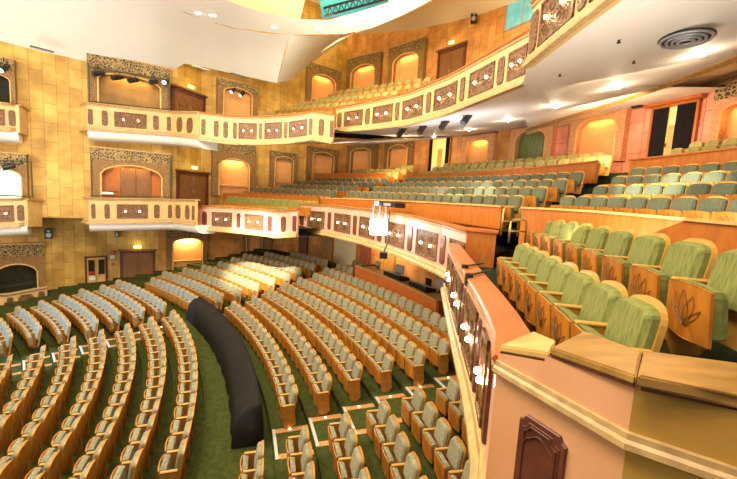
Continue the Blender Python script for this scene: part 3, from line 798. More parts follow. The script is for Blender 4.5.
# underside and floor of the mezzanine centre
inn = [tuple(p-np.array([0, 0, 1.52])) for p in resample(cpts, .6)]
def outr(p, R, z): 
    a = ang(p); q = pol(R, a, z); return q
slab('ceiling_under_mezzanine', inn, [outr(p, 35.2, -1.7) for p in inn], 'fascia_pink')
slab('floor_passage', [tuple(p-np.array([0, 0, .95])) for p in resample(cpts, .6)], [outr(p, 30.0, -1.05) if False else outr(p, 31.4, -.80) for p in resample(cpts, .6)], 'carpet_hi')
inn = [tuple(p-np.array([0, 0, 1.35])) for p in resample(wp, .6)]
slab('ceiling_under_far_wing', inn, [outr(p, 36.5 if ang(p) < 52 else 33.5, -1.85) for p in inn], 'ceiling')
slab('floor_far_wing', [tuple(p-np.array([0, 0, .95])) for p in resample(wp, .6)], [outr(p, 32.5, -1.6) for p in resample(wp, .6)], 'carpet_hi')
# under the near wing: floor of rows M1, M2
bm = bmesh.new()
def rowfloor(bm, Rw, front, backd, z, zlow):
    A = np.array(Rw[0][0]); B = np.array(Rw[-1][0]); d = (B-A)[:2]; d /= np.hypot(*d)
    n = np.array([math.cos(Rw[0][1]), math.sin(Rw[0][1])])
    A2 = A[:2]-d*1.2; B2 = B[:2]+d*2.5
    p = [(*(A2+n*front), z), (*(B2+n*front), z), (*(B2-n*backd), z), (*(A2-n*backd), z)]
    quad(bm, *p); quad(bm, (*(A2+n*front), zlow), (*(B2+n*front), zlow), p[1], p[0])
rowfloor(bm, M2, .42, .62, -.222-.97+.055, -1.75)
A2 = np.array(M2[0][0][:2]); B2 = np.array(M2[-1][0][:2]); dm = (B2-A2)/np.hypot(*(B2-A2)); nm = np.array([math.cos(M2[0][1]), math.sin(M2[0][1])])
zf1 = -.57-.95; prevp = None
for a_, n_ in list(zip(NP, NN)):
    s0 = (a_[:2]-A2)@dm; s0 = min(max(s0, -1.2), 12)
    far = A2+dm*s0+nm*.40; near_ = a_[:2]-n_*.15
    if prevp: quad(bm, (*prevp[0], zf1), (*near_, zf1), (*far, zf1), (*prevp[1], zf1))
    prevp = (near_, far)
quad(bm, (*prevp[0], zf1), (Lc[0]+.1, Lc[1]+.1, zf1), (Kc[0]+.3, Kc[1]+.1, zf1), (*prevp[1], zf1))
e_ = B2+dm*2.5+nm*.40
quad(bm, (*prevp[1], zf1), (Kc[0]+.3, Kc[1]+.1, zf1), (e_[0], e_[1], zf1), (e_[0]+.01, e_[1], zf1))
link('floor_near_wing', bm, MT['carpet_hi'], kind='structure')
bm = bmesh.new(); 
for (a, na), (b, nb) in zip(list(zip(NP, NN)), list(zip(NP, NN))[1:]):
    quad(bm, (a[0], a[1], -2.33), (b[0], b[1], -2.33), (b[0]+6, b[1]+1, -2.0), (a[0]+6, a[1]+1, -2.0))
link('ceiling_under_near_wing', bm, MT['fascia_pink'], kind='structure')
# inner side of near parapet
bm = bmesh.new(); sweep(bm, NP, NN, [(-.24, -.06), (-.20, -.06), (-.20, -.60), (-.24, -.60)]); link('trim_2', bm, MT['wood'], kind='structure')

# side box drums (white rounded undersides)
def drum(name, path, zt, depth, inw, m='ceiling'):
    P = resample(path, .3); N = normals(P); bm = bmesh.new(); prof = []
    for i in range(7):
        a = i/6*PI/2; prof.append((.02-inw*(1-math.cos(a)), -depth*math.sin(a)))
    prof.append((-inw-.6, -depth)); prof.append((-inw-.6, 0))
    sweep(bm, [np.array([p[0], p[1], p[2]+zt]) for p in P], N, prof); return link(name, bm, MT[m], kind='structure', smooth=False)
drum('trim_3', [bx[0], bx[1], e1], -1.38, .45, .45)
drum('trim_4', [b0[0], b0[1]], -1.38, .45, .45)
drum('trim_5', [ub[1], ub[2], ub[3]], -1.38, .45, .45)
drum('trim_6', [ub0[0], ub0[1]], -1.30, .45, .45)
# box floors
for nm, path, z in (('floor_side_box', [bx[0], bx[1], e1], -1.0), ('floor_upper_side_box', [ub[1], ub[2], ub[3]], -1.0), ('floor_left_box', b0[:2], -1.0), ('floor_upper_left_box', ub0[:2], -1.0)):
    P = [np.array(p) for p in path]; bm = bmesh.new(); nn = np.array([-math.sin(ax), math.cos(ax)])
    for a, b in zip(P, P[1:]): quad(bm, (a[0], a[1], a[2]+z), (b[0], b[1], b[2]+z), (b[0]+nn[0]*1.4, b[1]+nn[1]*1.4, b[2]+z), (a[0]+nn[0]*1.4, a[1]+nn[1]*1.4, a[2]+z))
    link(nm, bm, MT['wood'], kind='structure')

# upper balcony soffit and floor
def strip(name, A, B, m, n=None):
    bm = bmesh.new(); 
    for i in range(len(A)-1): quad(bm, A[i], A[i+1], B[i+1], B[i])
    return link(name, bm, MT[m], kind='structure')
UC = [tuple(p-np.array([0, 0, 1.30])) for p in resample(uc[:6], .8)]
aS = [ang(p) for p in UC]
O1 = [outr(p, 38.0, 4.15) for p in UC]
strip('ceiling_soffit_centre', UC, O1, 'soffit')
UW = [tuple(p-np.array([0, 0, 1.42])) for p in resample(uw, .6)]
strip('ceiling_soffit_far_wing', UW, [tuple(np.array(outr(p, 38.0 if ang(p) < 51 else 32.5+ (ang(p)-51)*-.2, 4.15))) for p in UW], 'soffit')
# near soffit: from the near upper wing edge back to a dark moulding, then a yellow cove up to the rear wall
dzn = np.array([0, 0, 1.2])
A = [UC[-1], nu0, (nu0+nu1)/2, nu1, nu2, nu3, atz(690, -62, zb)]
edge = [atz(u, v, 3.75) for u, v in ((527, 128.5), (560, 118.5), (600, 106.5), (640, 93), (690, 75), (737, 56), (800, 28))]
strip('ceiling_soffit_near', [tuple(p) for p in A], [tuple(p) for p in edge], 'soffit')
bm = bmesh.new(); EP = edge; sweep(bm, EP, normals(EP), [(.10, .02), (.10, -.05), (-.06, -.10), (-.06, .02)]); link('trim_7', bm, MT['wood_cap'], kind='structure')
cv = [atR(u, v, 37.95) for u, v in ((527, 133), (560, 125), (600, 116.5), (640, 105.5), (690, 90), (737, 73), (800, 50))]
cm_ = [(a_+b_)/2+np.array([0, 0, .06]) for a_, b_ in zip(edge, cv)]
shell_surface('ceiling_cove_near', [edge, cm_, cv], 'cream')
bm = bmesh.new(); sweep(bm, cv, normals(cv), [(0, .05), (.12, .03), (.08, -.08), (0, -.10)]); link('trim_19', bm, MT['mould'], kind='structure')
bpy.context.view_layer.update()
SOFF = [o for o in bpy.data.objects if o.name.startswith('ceiling_soffit')]
def on_soffit(u, v):
    d = Vector(ray(u, v)).normalized(); best = None
    for o in SOFF:
        ok, loc, nr, _ = o.ray_cast(Vector((0, 0, 0)), d)
        if ok and (best is None or loc.length < best.length): best = loc
    return np.array(best) if best is not None else atR(u, v, 33)
# upper balcony floor
strip('floor_upper_balcony', [tuple(p-np.array([0, 0, .9])) for p in resample(uc, .8)], [outr(p, 38.0, 5.6) for p in resample(uc, .8)], 'carpet_hi')
strip('floor_upper_wing', [tuple(p-np.array([0, 0, .9])) for p in resample(uw, .6)], [outr(p, 38.0 if ang(p) < 51 else 31.5, 4.6) for p in resample(uw, .6)], 'carpet_hi')

# orange partitions on the mezzanine -------------------------------------
def partition(name, P, H, capm='wood_lt', m='wood', th=.08):
    root = sroot(name); P = resample(P, .5); N = normals(P); bm = bmesh.new(); sweep(bm, P, N, [(0, -.03), (th, -.03), (th, -H), (0, -H)]); link('partition_face', bm, MT[m], root)
    bm = bmesh.new(); sweep(bm, P, N, [(-.03, 0), (th+.04, 0), (th+.04, -.04), (-.03, -.04)]); link('partition_cap', bm, MT[capm], root); return root
pr = [atR(525, 207, 29.62), atR(560, 208.5, 29.62), atR(600, 210.6, 29.62), atR(660, 215.5, 29.62), atR(737, 222, 29.62), atR(790, 226, 29.62)]
partition('trim_8', pr, 1.25)
bm = bmesh.new(); e = pr[0]; e2 = pol(30.5, ang(e)); sweep(bm, [e, np.array([e2[0], e2[1], e[2]])], [np.array([0, -1.0])]*2, [(0, 0), (.07, 0), (.07, -1.2), (0, -1.2)]); link('trim_9', bm, MT['wood'], kind='structure')
pc = [atR(u, v, 29.95+.0) for u, v in ((322, 197.5), (360, 198.6), (400, 200.0), (440, 202.0), (480, 204), (504, 205.0))]
pc = [atR(u, v, 29.85) for u, v in ((322, 197.6), (360, 198.8), (400, 200.4), (440, 202.4), (480, 204.4), (504, 206.0))]
partition('trim_10', pc, .75)
pw = [atR(u, v, R_) for u, v, R_ in ((224, 193, 28.9), (260, 194, 29.4), (300, 196, 29.9), (320, 197.2, 30.0))]
partition('trim_11', pw, .85, 'rail')
for i, L_ in enumerate((((632, 159.5), (680, 154.3), (737, 147.4), (790, 141)), ((405, 175), (440, 173.5), (480, 171.7), (530, 167.8), (570, 163.8), (599, 160.6)), ((315, 173.4), (350, 173.2), (386, 173.4)))):
    partition(f'trim_{12+i}', [atR(u, v, 34.25) for u, v in L_], .72, 'rail')

# wooden block at the end of the centre front, by the mezzanine stairs
blk = thing('wooden_plinth', 'orange wooden block with flat top where the balcony fronts meet at the stairs', 'plinth')
pA = atR(467, 231, 28.75); pB = atR(497, 228, 29.3); pB[2] = pA[2]
vv = (pB-pA)[:2]; vv /= np.hypot(*vv); nb_ = np.array([-vv[1], vv[0]]); nb_ = nb_ if nb_@pA[:2] > 0 else -nb_
pC = np.array([*(pB[:2]+nb_*.8), pA[2]]); pD = np.array([*(pA[:2]+nb_*.8), pA[2]])
bm = bmesh.new()
T4 = [pA, pB, pC, pD]
top = [bm.verts.new(tuple(p)) for p in T4]; bot = [bm.verts.new((p[0], p[1], p[2]-1.25)) for p in T4]
bm.faces.new(top); bm.faces.new(bot)
for i in range(4): bm.faces.new((top[i], top[(i+1) % 4], bot[(i+1) % 4], bot[i]))
link('plinth_body', bm, MT['wood'], blk)
bm = bmesh.new(); cxm = sum(p for p in T4)/4
tt = [bm.verts.new(tuple(cxm+(p-cxm)*1.12+np.array([0, 0, .05]))) for p in T4]; bb = [bm.verts.new(tuple(cxm+(p-cxm)*1.12)) for p in T4]
bm.faces.new(tt); bm.faces.new(bb)
for i in range(4): bm.faces.new((tt[i], tt[(i+1) % 4], bb[(i+1) % 4], bb[i]))
link('plinth_cap', bm, MT['rail'], blk)

# ------------------------------------------------------------------ stepped end wall in the foreground
def prism(bm, top, h, mi=0, grow=0.0):
    c = sum(np.array(p) for p in top)/len(top)
    T = [np.array(p)+((np.array(p)-c)*grow if grow else 0) for p in top]
    a = [bm.verts.new(tuple(p)) for p in T]; b = [bm.verts.new((p[0], p[1], p[2]-h)) for p in T]
    bm.faces.new(a).material_index = mi; bm.faces.new(b).material_index = mi
    for i in range(len(T)): bm.faces.new((a[i], a[(i+1) % len(T)], b[(i+1) % len(T)], b[i])).material_index = mi
ew = sroot('wall_foreground')
z1, z2, z3 = -.99, -.85, -.78
cap1 = [atz(499.5, 345, -1.0), atz(534, 331, -.97), atz(556, 340, -.89), atz(549.5, 353, -.90)]
cap2 = [atz(550.5, 347, -.85), atz(584, 330.5, -.85), atz(642, 351, -.80), atz(636.5, 376, -.80)]
cap3 = [atz(638, 375, -.77), atz(644, 350, -.77), atz(745, 364, -.77), atz(900, 385, -.77), atz(930, 440, -.77), atz(745, 395.5, -.77)]
for i, (c_, m_, h_) in enumerate(((cap1, 'wood_lt', .05), (cap2, 'wood_cap', .05), (cap3, 'wood_cap', .06))):
    bm = bmesh.new(); prism(bm, c_, h_)
    bmesh.ops.bevel(bm, geom=list(bm.edges), offset=.010, segments=2, affect='EDGES')
    link('wall_cap', bm, MT[m_], ew)
    bm = bmesh.new(); prism(bm, [p-np.array([0, 0, h_]) for p in c_], .02, grow=-.04); link('cap_underside', bm, MT['wood_dark'], ew)
# face planes: Lc - Kc - Rc
d1 = (Kc-Lc)[:2]; n1 = np.array([d1[1], -d1[0]]); n1 /= np.hypot(*n1); n1 = n1 if n1@(-Lc[:2]) > 0 else -n1
d2 = (Rc-Kc)[:2]; n2 = np.array([d2[1], -d2[0]]); n2 /= np.hypot(*n2); n2 = n2 if n2@(-Kc[:2]) > 0 else -n2
def vface(bm, p, q, zt0, zt1, zb): quad(bm, (p[0], p[1], zb), (q[0], q[1], zb), (q[0], q[1], zt1), (p[0], p[1], zt0))
mid12 = Lc+(Kc-Lc)*.42
in1 = np.array([-n1[0]*.35, -n1[1]*.35])
bm = bmesh.new(); vface(bm, Lc, mid12, -1.06, -.96, -3.6); vface(bm, mid12, Kc, -.92, -.86, -3.6)
link('end_face', bm, MT['wood_end'], ew)
bm = bmesh.new(); vface(bm, Kc, Rc, -.83, -.83, -3.6); link('side_face', bm, MT['wood_gold'], ew)
# parapet end return (closes the wall behind the face)
bm = bmesh.new()
for p, q, zt_ in ((Lc, mid12, -1.08), (mid12, Kc, -.93), (Kc, Rc, -.84)):
    a, b = p[:2]-(n1 if q is not Rc else n2)*.30, q[:2]-(n1 if q is not Rc else n2)*.30
    quad(bm, (*p[:2], zt_), (*q[:2], zt_), (*b, zt_), (*a, zt_)); quad(bm, (*a, zt_), (*b, zt_), (*b, -1.8), (*a, -1.8))
link('back_face', bm, MT['wood'], ew)
bm = bmesh.new()
prof = [(0, .05), (.018, .045), (.022, .015), (.04, .0), (.045, -.03), (.012, -.045), (0, -.05)]
def edge_sweep(bm, pts, N, prof): sweep(bm, pts, N, prof)
nb = (n1+n2)/np.hypot(*(n1+n2))*1.0
edge_sweep(bm, [Lc, Kc, Rc], [n1, nb*1.1, n2], prof); link('moulding', bm, MT['mould'], ew)
# raised dark panel
def onp(u, v): return atline(u, v, Lc, Kc)
Pa, Pb = onp(519, 440), onp(567, 455)
dW = float(np.hypot(*(Pb-Pa)[:2])); tg = (Kc-Lc)/np.linalg.norm((Kc-Lc)[:2]); tg[2] = 0
zt_ = onp(530, 415)[2]; 
def pf(a, b, t): return Vector((Pa[0]+tg[0]*a+n1[0]*t, Pa[1]+tg[1]*a+n1[1]*t, b))
def ogee(w, x0, zt, zb, ins):
    c = w*.14
    return [(x0+ins, zb), (x0+w-ins, zb), (x0+w-ins, zt-c-ins), (x0+w-c*.6-ins, zt-c*.7-ins), (x0+w-c-ins, zt-ins), (x0+c+ins, zt-ins), (x0+c*.6+ins, zt-c*.7-ins), (x0+ins, zt-c-ins)]
bm = bmesh.new(); outline_slab(bm, ogee(dW, 0, zt_, -2.4, 0), 0, .02, pf, .008); pd = link('dark_panel', bm, MT['wood_dark'], ew)
bm = bmesh.new(); outline_slab(bm, ogee(dW, 0, zt_, -2.4, .035), .018, .026, pf, .005)
P = [pf(a, b, .03) for a, b in ogee(dW, 0, zt_, -2.4, .055)]; tube(bm, P, .006, 6, closed=True)
wv = [pf(.06+(dW-.12)*i/12, zt_-.15+.03*math.sin(PI*i/12)**2*2-(0.03 if i in (0, 12) else 0), .03) for i in range(13)]; tube(bm, wv, .006, 6)
link('panel_field', bm, MT['wood_dark'], pd)
# steel bars clamped over the near rail
for k, (a, b) in enumerate((((466, 266), (484, 263)), ((470, 275), (491, 270)))):
    bm = bmesh.new(); A_, B_ = atz(*a, zr+.03), atz(*b, zr+.03)
    tube(bm, [tuple(A_), tuple(B_)], .018, 8)
    dd = (B_-A_)/np.linalg.norm(B_-A_)
    br = thing('clamp_bar', ('upper', 'lower')[k]+' green-black steel bar clamped across the near balcony rail', 'bar', group='bars clamped on the near rail')
    link('bar', bm, MT['green_frame'], br)
    bm = bmesh.new(); Q = A_-dd*.03; bbox(bm, Q[0]-.05, Q[0]+.05, Q[1]-.05, Q[1]+.05, Q[2]-.16, Q[2]+.03, .012); ball(bm, (Q[0], Q[1]-.05, Q[2]-.08), .03)
    link('clamp', bm, MT['black'], br)

# ------------------------------------------------------------------ black cloth covered row
ct = bmesh.new(); root = None
a0c, a1c = 44.2, 19.5; n = 46; G = []
for i in range(n+1):
    s = i/n; a = a0c+(a1c-a0c)*s; wv = .02*math.sin(i*1.3)+.012*math.sin(i*2.9)
    zf = zC(0)-.95
    row = []
    for (R, z) in ((RC(0)-.66+wv, zf+.02), (RC(0)-.62-wv*.6, zf+.30), (RC(0)-.58, zf+.55+wv*.3), (RC(0)-.52, zf+.74), (RC(0)-.35, zf+.93+wv*.2), (RC(0)-.06, zf+1.02), (RC(0)+.02, zf+.98), (RC(0)+.07+wv, zf+.5), (RC(0)+.1-wv, zf+.02)):
        row.append(ct.verts.new(pol(R, a, z)))
    G.append(row)
for A_, B_ in zip(G, G[1:]):
    for k in range(len(A_)-1): ct.faces.new((A_[k], A_[k+1], B_[k+1], B_[k]))
ct.faces.new(G[0]); ct.faces.new(G[-1])
cl = link('cloth_cover', ct, MT['cloth'], smooth=True); tag(cl, 'long curved black cloth covering the front row beside the green cross aisle', 'cloth')

# ------------------------------------------------------------------ aisle steps
def aisle_steps(kset, zf, Rf, angf, lab, grp, strip_m='border', wn=.035, lit=True):
    for idx, k in enumerate(kset):
        aL, aR = angf(k); z = zf(k)+.004
        r0, r1 = Rf(k)
        ro = thing('aisle_step', lab % ORD[idx], 'step', (0, 0, 0), 0, grp)
        bm = bmesh.new(); m_ = 6
        for i in range(m_):
            A_, B_ = aL+(aR-aL)*i/m_, aL+(aR-aL)*(i+1)/m_
            p = [pol(r0, A_, z), pol(r0, B_, z), pol(r0+wn*2, B_, z), pol(r0+wn*2, A_, z)]
            v1 = [bm.verts.new((*q[:2], q[2]+.02)) for q in p]; bm.faces.new(v1); 
            quad(bm, (*p[0][:2], z-.05), (*p[1][:2], z-.05), (*p[1][:2], z+.02), (*p[0][:2], z+.02))
        link('step_nosing', bm, MT['nosing'], ro)
        for side, aa in ((0, aL), (1, aR)):
            da = math.degrees(.17/r0)*(1 if aR > aL else -1)*(1 if side == 0 else -1)
            bm = bmesh.new(); q = [pol(r0, aa, z+.01), pol(r0, aa+da, z+.01), pol(r1, aa+da, z+.01), pol(r1, aa, z+.01)]
            prism(bm, [np.array(t) for t in q], .012); bd = link('step_border', bm, MT[strip_m], ro)
            if lit:
                b2 = bmesh.new(); cpt = pol((r0+r1)/2, aa+da/2, z+.02); ball(b2, cpt, .035, sz=.4, seg=8); link('step_lamp', b2, MT['steplamp'], bd)
aisle_steps(range(1, 7), lambda k: zC(k)-.95, lambda k: (RC(k-1)+.30, RC(k)+.26), lambda k: (20.1, 17.5), '%s carpeted step of the aisle beside the near balcony front, orange borders', 'lit steps of the near stalls aisle')
aisle_steps(range(0, 8), lambda k: zA(k)-.95*1.09, lambda k: (RA(k+1)+.22, RA(k)+.18), lambda k: (41.6+.2*k, 44.0+.35*k), '%s step of the far stalls aisle left of the cross aisle', 'lit steps of the far stalls aisle', lit=True)
aisle_steps(range(1, 7), lambda k: zC(k)-.95, lambda k: (RC(k-1)+.30, RC(k)+.26), lambda k: (42.7, 40.9), '%s step of the aisle between the middle and far stalls blocks', 'steps of the middle stalls aisle', lit=False)
# mezzanine stair treads by the near block
for k in range(1, 7):
    R = RM(k)+.05; 
    a = ang(atR(545+k*17, 200-k*7, R)) if k else 18.6
    z = (zfm(k) if k else -1.05)+.04
    st_ = thing('stair_tread', f'{ORD[k-1]} stair tread from the bottom between the mezzanine seat blocks', 'step', group='mezzanine stair treads')
    a_l, a_r = 19.4-.0*k+k*.25, 16.9+k*.25
    for j in range(2):
        bm = bmesh.new(); rr = R-.25+j*.5; zz_ = z-.14+j*.15
        prism(bm, [np.array(pol(rr, a_l, zz_)), np.array(pol(rr, a_r, zz_)), np.array(pol(rr+.45, a_r, zz_)), np.array(pol(rr+.45, a_l, zz_))], .06); link('tread', bm, MT['carpet_hi'], st_)
        bm = bmesh.new(); prism(bm, [np.array(pol(rr-.02, a_l, zz_+.012)), np.array(pol(rr-.02, a_r, zz_+.012)), np.array(pol(rr+.05, a_r, zz_+.012)), np.array(pol(rr+.05, a_l, zz_+.012))], .02); link('nosing', bm, MT['white'], st_)
# brass hand rails by the stairs
for k, (u, v0, v1) in enumerate(((501, 206, 236), (508.5, 219, 243))):
    hb = atR(u, v1, 28.6); ht = atR(u, v0, 28.6)
    bm = bmesh.new(); tube(bm, [tuple(hb), (hb[0], hb[1], ht[2]-.06), (hb[0]+.05, hb[1]+.02, ht[2]), (hb[0]+.35, hb[1]+.15, ht[2]), (hb[0]+.4, hb[1]+.17, ht[2]-.06), (hb[0]+.4, hb[1]+.17, hb[2])], .022, 8)
    tube(bm, [(hb[0], hb[1], (hb[2]+ht[2])/2), (hb[0]+.4, hb[1]+.17, (hb[2]+ht[2])/2)], .016, 6)
    tag(link('hand_rail', bm, MT['brass'], smooth=True), ('taller', 'shorter')[k]+' brass hand rail beside the wooden block at the stairs', 'railing', 'brass rails at the mezzanine stairs')

# ------------------------------------------------------------------ ceilings
# great white ceiling shell over the left: meets the side wall and sweeps up towards the stage
lowpx = [(-40, 33), (0, 41), (40, 51), (80, 60), (120, 67), (150, 72), (167, 74.5)]
low = [atline(u, v, SW0, SW1) for u, v in lowpx]
low += [atline(184, 63.5, SW1, RP[1])*.985, atY(205, 67.5, 23.4), atY(235, 74, 24.5), atY(262, 80, 25), atY(277, 83, 24.6)]
upx = [(-80, -60), (0, -45), (50, -35), (95, -25), (125, -15), (150, -6), (166, 3), (185, 13), (205, 20.5), (232, 28), (262, 33), (290, 35)]
upp = [atz(u, v, 8.6+.0*i) for i, (u, v) in enumerate(upx)]
rows = []
for t in (0, .25, .5, .75, 1):
    rows.append([a*(1-t)+b*t+np.array([0, 0, .25*math.sin(PI*t)]) for a, b in zip(low, upp)])
shell_surface('ceiling', rows, 'ceiling')
# right flank of the shell, curling up to the rear wall
fl0 = [low[-1], atY(290, 80, 24.9), atY(310, 64, 26.2), atY(332, 48, 27.6), atY(352, 34.5, 29)]
fl1 = [upp[-1], atz(300, 35.5, 8.6), atz(320, 36, 8.8), atz(340, 35, 9.2), atz(354, 33.5, 9.8)]
shell_surface('ceiling_flank', [[a*(1-t)+b*t for a, b in zip(fl0, fl1)] for t in (0, .33, .66, 1)], 'ceiling')
# ring band with downlights around the stage-light opening
bandA = [(150, -6), (175, 8), (205, 20.5), (240, 29), (290, 35), (345, 34), (372, 28), (400, 16), (432, 0), (470, -22)]
bandB = [(190, -14), (215, -4), (240, 5), (262, 12), (300, 19), (328, 20), (355, 13), (388, 3), (402, -6), (430, -26)]
BA = [atz(u, v, 8.6) for u, v in bandA]; BB = [atz(u, v, 8.9) for u, v in bandB]
shell_surface('ceiling_ring', [BA, BB], 'ceiling')
bm = bmesh.new()
for a, b in zip(BA, BA[1:]): quad(bm, tuple(a), tuple(b), (b[0], b[1], b[2]+.35), (a[0], a[1], a[2]+.35))
link('ceiling_ring_edge', bm, MT['ceiling'], kind='structure')
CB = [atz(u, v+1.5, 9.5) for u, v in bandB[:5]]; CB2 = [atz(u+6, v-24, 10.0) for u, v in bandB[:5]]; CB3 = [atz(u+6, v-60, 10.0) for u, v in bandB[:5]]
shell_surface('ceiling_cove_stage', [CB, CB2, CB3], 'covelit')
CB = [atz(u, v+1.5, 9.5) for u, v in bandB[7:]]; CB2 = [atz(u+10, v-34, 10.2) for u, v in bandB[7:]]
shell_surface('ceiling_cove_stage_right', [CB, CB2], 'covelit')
ring = [(196, 12.5), (211, 15), (273, 27), (316, 29), (348, 26), (376, 20), (403, 8)]
def downlight(p, label, nrm=None, r=.07, energy=0):
    o = thing('ceiling_downlight', label, 'lamp', tuple(p), 0, 'recessed ceiling downlights')
    bm = bmesh.new(); tube(bm, [(0, 0, .02), (0, 0, -.02)], r*1.3, 14); link('trim_ring', bm, MT['white'], o)
    bm = bmesh.new(); tube(bm, [(0, 0, -.015), (0, 0, -.03)], r, 12); link('lens', bm, MT['bulb'], o)
    if energy:
        ld = bpy.data.lights.new('downlight_beam', 'POINT'); ld.energy = energy; ld.color = (1, .85, .6); ld.shadow_soft_size = .15
        lo = bpy.data.objects.new('downlight_beam', ld); COL.objects.link(lo); lo.parent = o; lo.location = (0, 0, -.25)
for i, (u, v) in enumerate(ring):
    for j in (0, 1): downlight(atz(u+j*3.6, v+.3*j, 8.66), f"{('left', 'right')[j]} lamp of the {ORD[i]} downlight pair along the white ceiling ring", r=.06)
for i, (u, v) in enumerate(((702, 53), (617.5, 86.5), (556, 106), (508.5, 120), (469, 129.5), (434, 136))):
    p = on_soffit(u, v)
    downlight(p-np.array([0, 0, .02]), f"{ORD[i]} soffit downlight from the right under the upper balcony", r=.07, energy=25)
# high ceiling and coves
bm = bmesh.new(); quad(bm, (-40, -10, 14.2), (20, -10, 14.2), (20, 42, 14.2), (-40, 42, 14.2)); link('ceiling_high', bm, MT['cream'], kind='structure')
cv0 = [on_rear(u, v)*.99 for u, v in ((354, 34.5), (385, 32.5), (415, 29), (445, 23.5), (475, 16), (505, 6), (530, -4), (560, -18))]
cv1 = [atz(u, v, 9.6) for u, v in ((356, 33), (374, 27), (392, 20), (412, 11), (430, 2), (448, -8), (470, -24), (490, -40))]
shell_surface('ceiling_cove', [[a*(1-t)+b*t+np.array([0, 0, .7*math.sin(PI*t)]) for a, b in zip(cv0, cv1)] for t in (0, .25, .5, .75, 1)], 'cream')
# teal stage-light grid in the opening
gr = sroot('window_grid')
bm = bmesh.new(); Pn = [atz(u, v, 11.5) for u, v in ((316, -30), (322, 19), (352, 15), (388, 2), (410, -30))]
f = bm.faces.new([bm.verts.new(tuple(p)) for p in Pn]); link('grid_light', bm, MT['teal'], gr)
tr = thing('lighting_truss', 'dark lighting truss crossing the teal ceiling opening', 'truss')
bm = bmesh.new()
A_, B_ = atz(324, 8, 10.6), atz(398, -12, 10.6); A2, B2 = atz(325, 16, 10.6), atz(398, -4, 10.6)
tube(bm, [tuple(A_), tuple(B_)], .06, 6); tube(bm, [tuple(A2), tuple(B2)], .06, 6)
link('chord', bm, MT['black'], tr); bm = bmesh.new()
for i in range(12):
    t = i/12; a = A_*(1-t)+B_*t; b = A2*(1-t-.04)+B2*(t+.04); c_ = A_*(1-t-.083)+B_*(t+.083); tube(bm, [tuple(a), tuple(b), tuple(c_)], .035, 5)
link('web', bm, MT['black'], tr)
# glazed control room high on the rear wall
o, rz, W, H = place(508, -14, 543, 24, on_rear)
w5 = sroot('window_1', o, rz); bm = bmesh.new(); box(bm, 0, W, -.06, -.02, 0, H); link('pane', bm, MT['blueglass'], w5)
bm = bmesh.new(); 
for x in (0, W*.5, W-.06): box(bm, x, x+.06, -.12, -.05, 0, H)
box(bm, 0, W, -.12, -.05, 0, .08); link('window_frame', bm, MT['grey'], w5)
# round air diffuser in the near soffit
p = on_soffit(687, 33)-np.array([0, 0, .09])
df = thing('air_diffuser', 'round metal air diffuser in the pale soffit at upper right', 'vent', tuple(p))
sl = Matrix.Rotation(math.radians(3), 4, 'Y')
for i, r in enumerate((.36, .27, .19, .11)):
    bm = bmesh.new(); pts = [(r*math.cos(2*PI*j/28), r*math.sin(2*PI*j/28), -.02-.012*i) for j in range(28)]; tube(bm, pts, .028, 6, closed=True); link('ring', bm, MT['grey'], df, smooth=True)
bm = bmesh.new(); tube(bm, [(0, 0, -.01), (0, 0, .01)], .40, 28); link('backing_plate', bm, MT['black'], df)
for i, (u, v, z) in enumerate(((619, 40, 3.1), (634, 61, 3.4), (560, 74, 3.3))):
    p = on_soffit(u, v); o = thing('sprinkler', f"{('upper', 'middle', 'lower')[i]} small dark sprinkler head under the near soffit", 'sprinkler', tuple(p), group='soffit sprinklers'); bm = bmesh.new()
    tube(bm, [(0, 0, .06), (0, 0, -.04)], [.035, .015], 8); tube(bm, [(0, 0, -.04), (0, 0, -.05)], .035, 8); link('head', bm, MT['black'], o)
# vents
for i, (u, v, fn) in enumerate(((42, 49.2, lambda u, v: atline(u, v, SW0, SW1)), (238, 75.5, lambda u, v: atY(u, v, 22.5)), (201, 68.3, lambda u, v: atY(u, v, 21.5)))):
    p = fn(u, v)*.94; o = thing('ceiling_vent', ('grille at the left end of the white ceiling', 'dark grille near the tip of the white ceiling', 'pale small grille left of the dark ceiling grille')[i], 'vent', tuple(p), math.radians(50)); bm = bmesh.new()
    box(bm, -.42, .42, -.10, .10, -.02, .02); link('vent_frame', bm, MT['black' if i < 2 else 'cream'], o)
    bm = bmesh.new()
    for j in range(5): box(bm, -.40, .40, -.09+j*.04, -.075+j*.04, -.035, -.018)
    link('slat', bm, MT['grey'], o)

# ------------------------------------------------------------------ stage spotlights
def spotlight(p, aim, label, group=None, L=.5, r=.13, lens='spot_lens', yoke=True):
    o = thing('spotlight', label, 'spotlight', tuple(p), 0, group)
    d = (Vector(aim)-Vector(p)).normalized(); q = d.to_track_quat('Z', 'Y').to_matrix().to_4x4()
    bm = bmesh.new(); tube(bm, [(0, 0, -L*.55), (0, 0, -L*.45), (0, 0, L*.1), (0, 0, L*.45)], [r*.6, r*.85, r, r*1.02], 12)
    bmesh.ops.transform(bm, matrix=q, verts=bm.verts); b = link('housing', bm, MT['black'], o, smooth=False)
    bm = bmesh.new(); tube(bm, [(0, 0, L*.455), (0, 0, L*.465)], r*.9, 12); bmesh.ops.transform(bm, matrix=q, verts=bm.verts); link('lens', bm, MT[lens], b)
    if yoke:
        bm = bmesh.new(); tube(bm, [(-r*1.15, 0, 0), (-r*1.15, 0, r*2), (0, 0, r*2.4), (r*1.15, 0, r*2), (r*1.15, 0, 0)], .018, 5); tube(bm, [(0, 0, r*2.4), (0, 0, r*3.6)], .025, 6); link('yoke', bm, MT['black'], o)
    return o
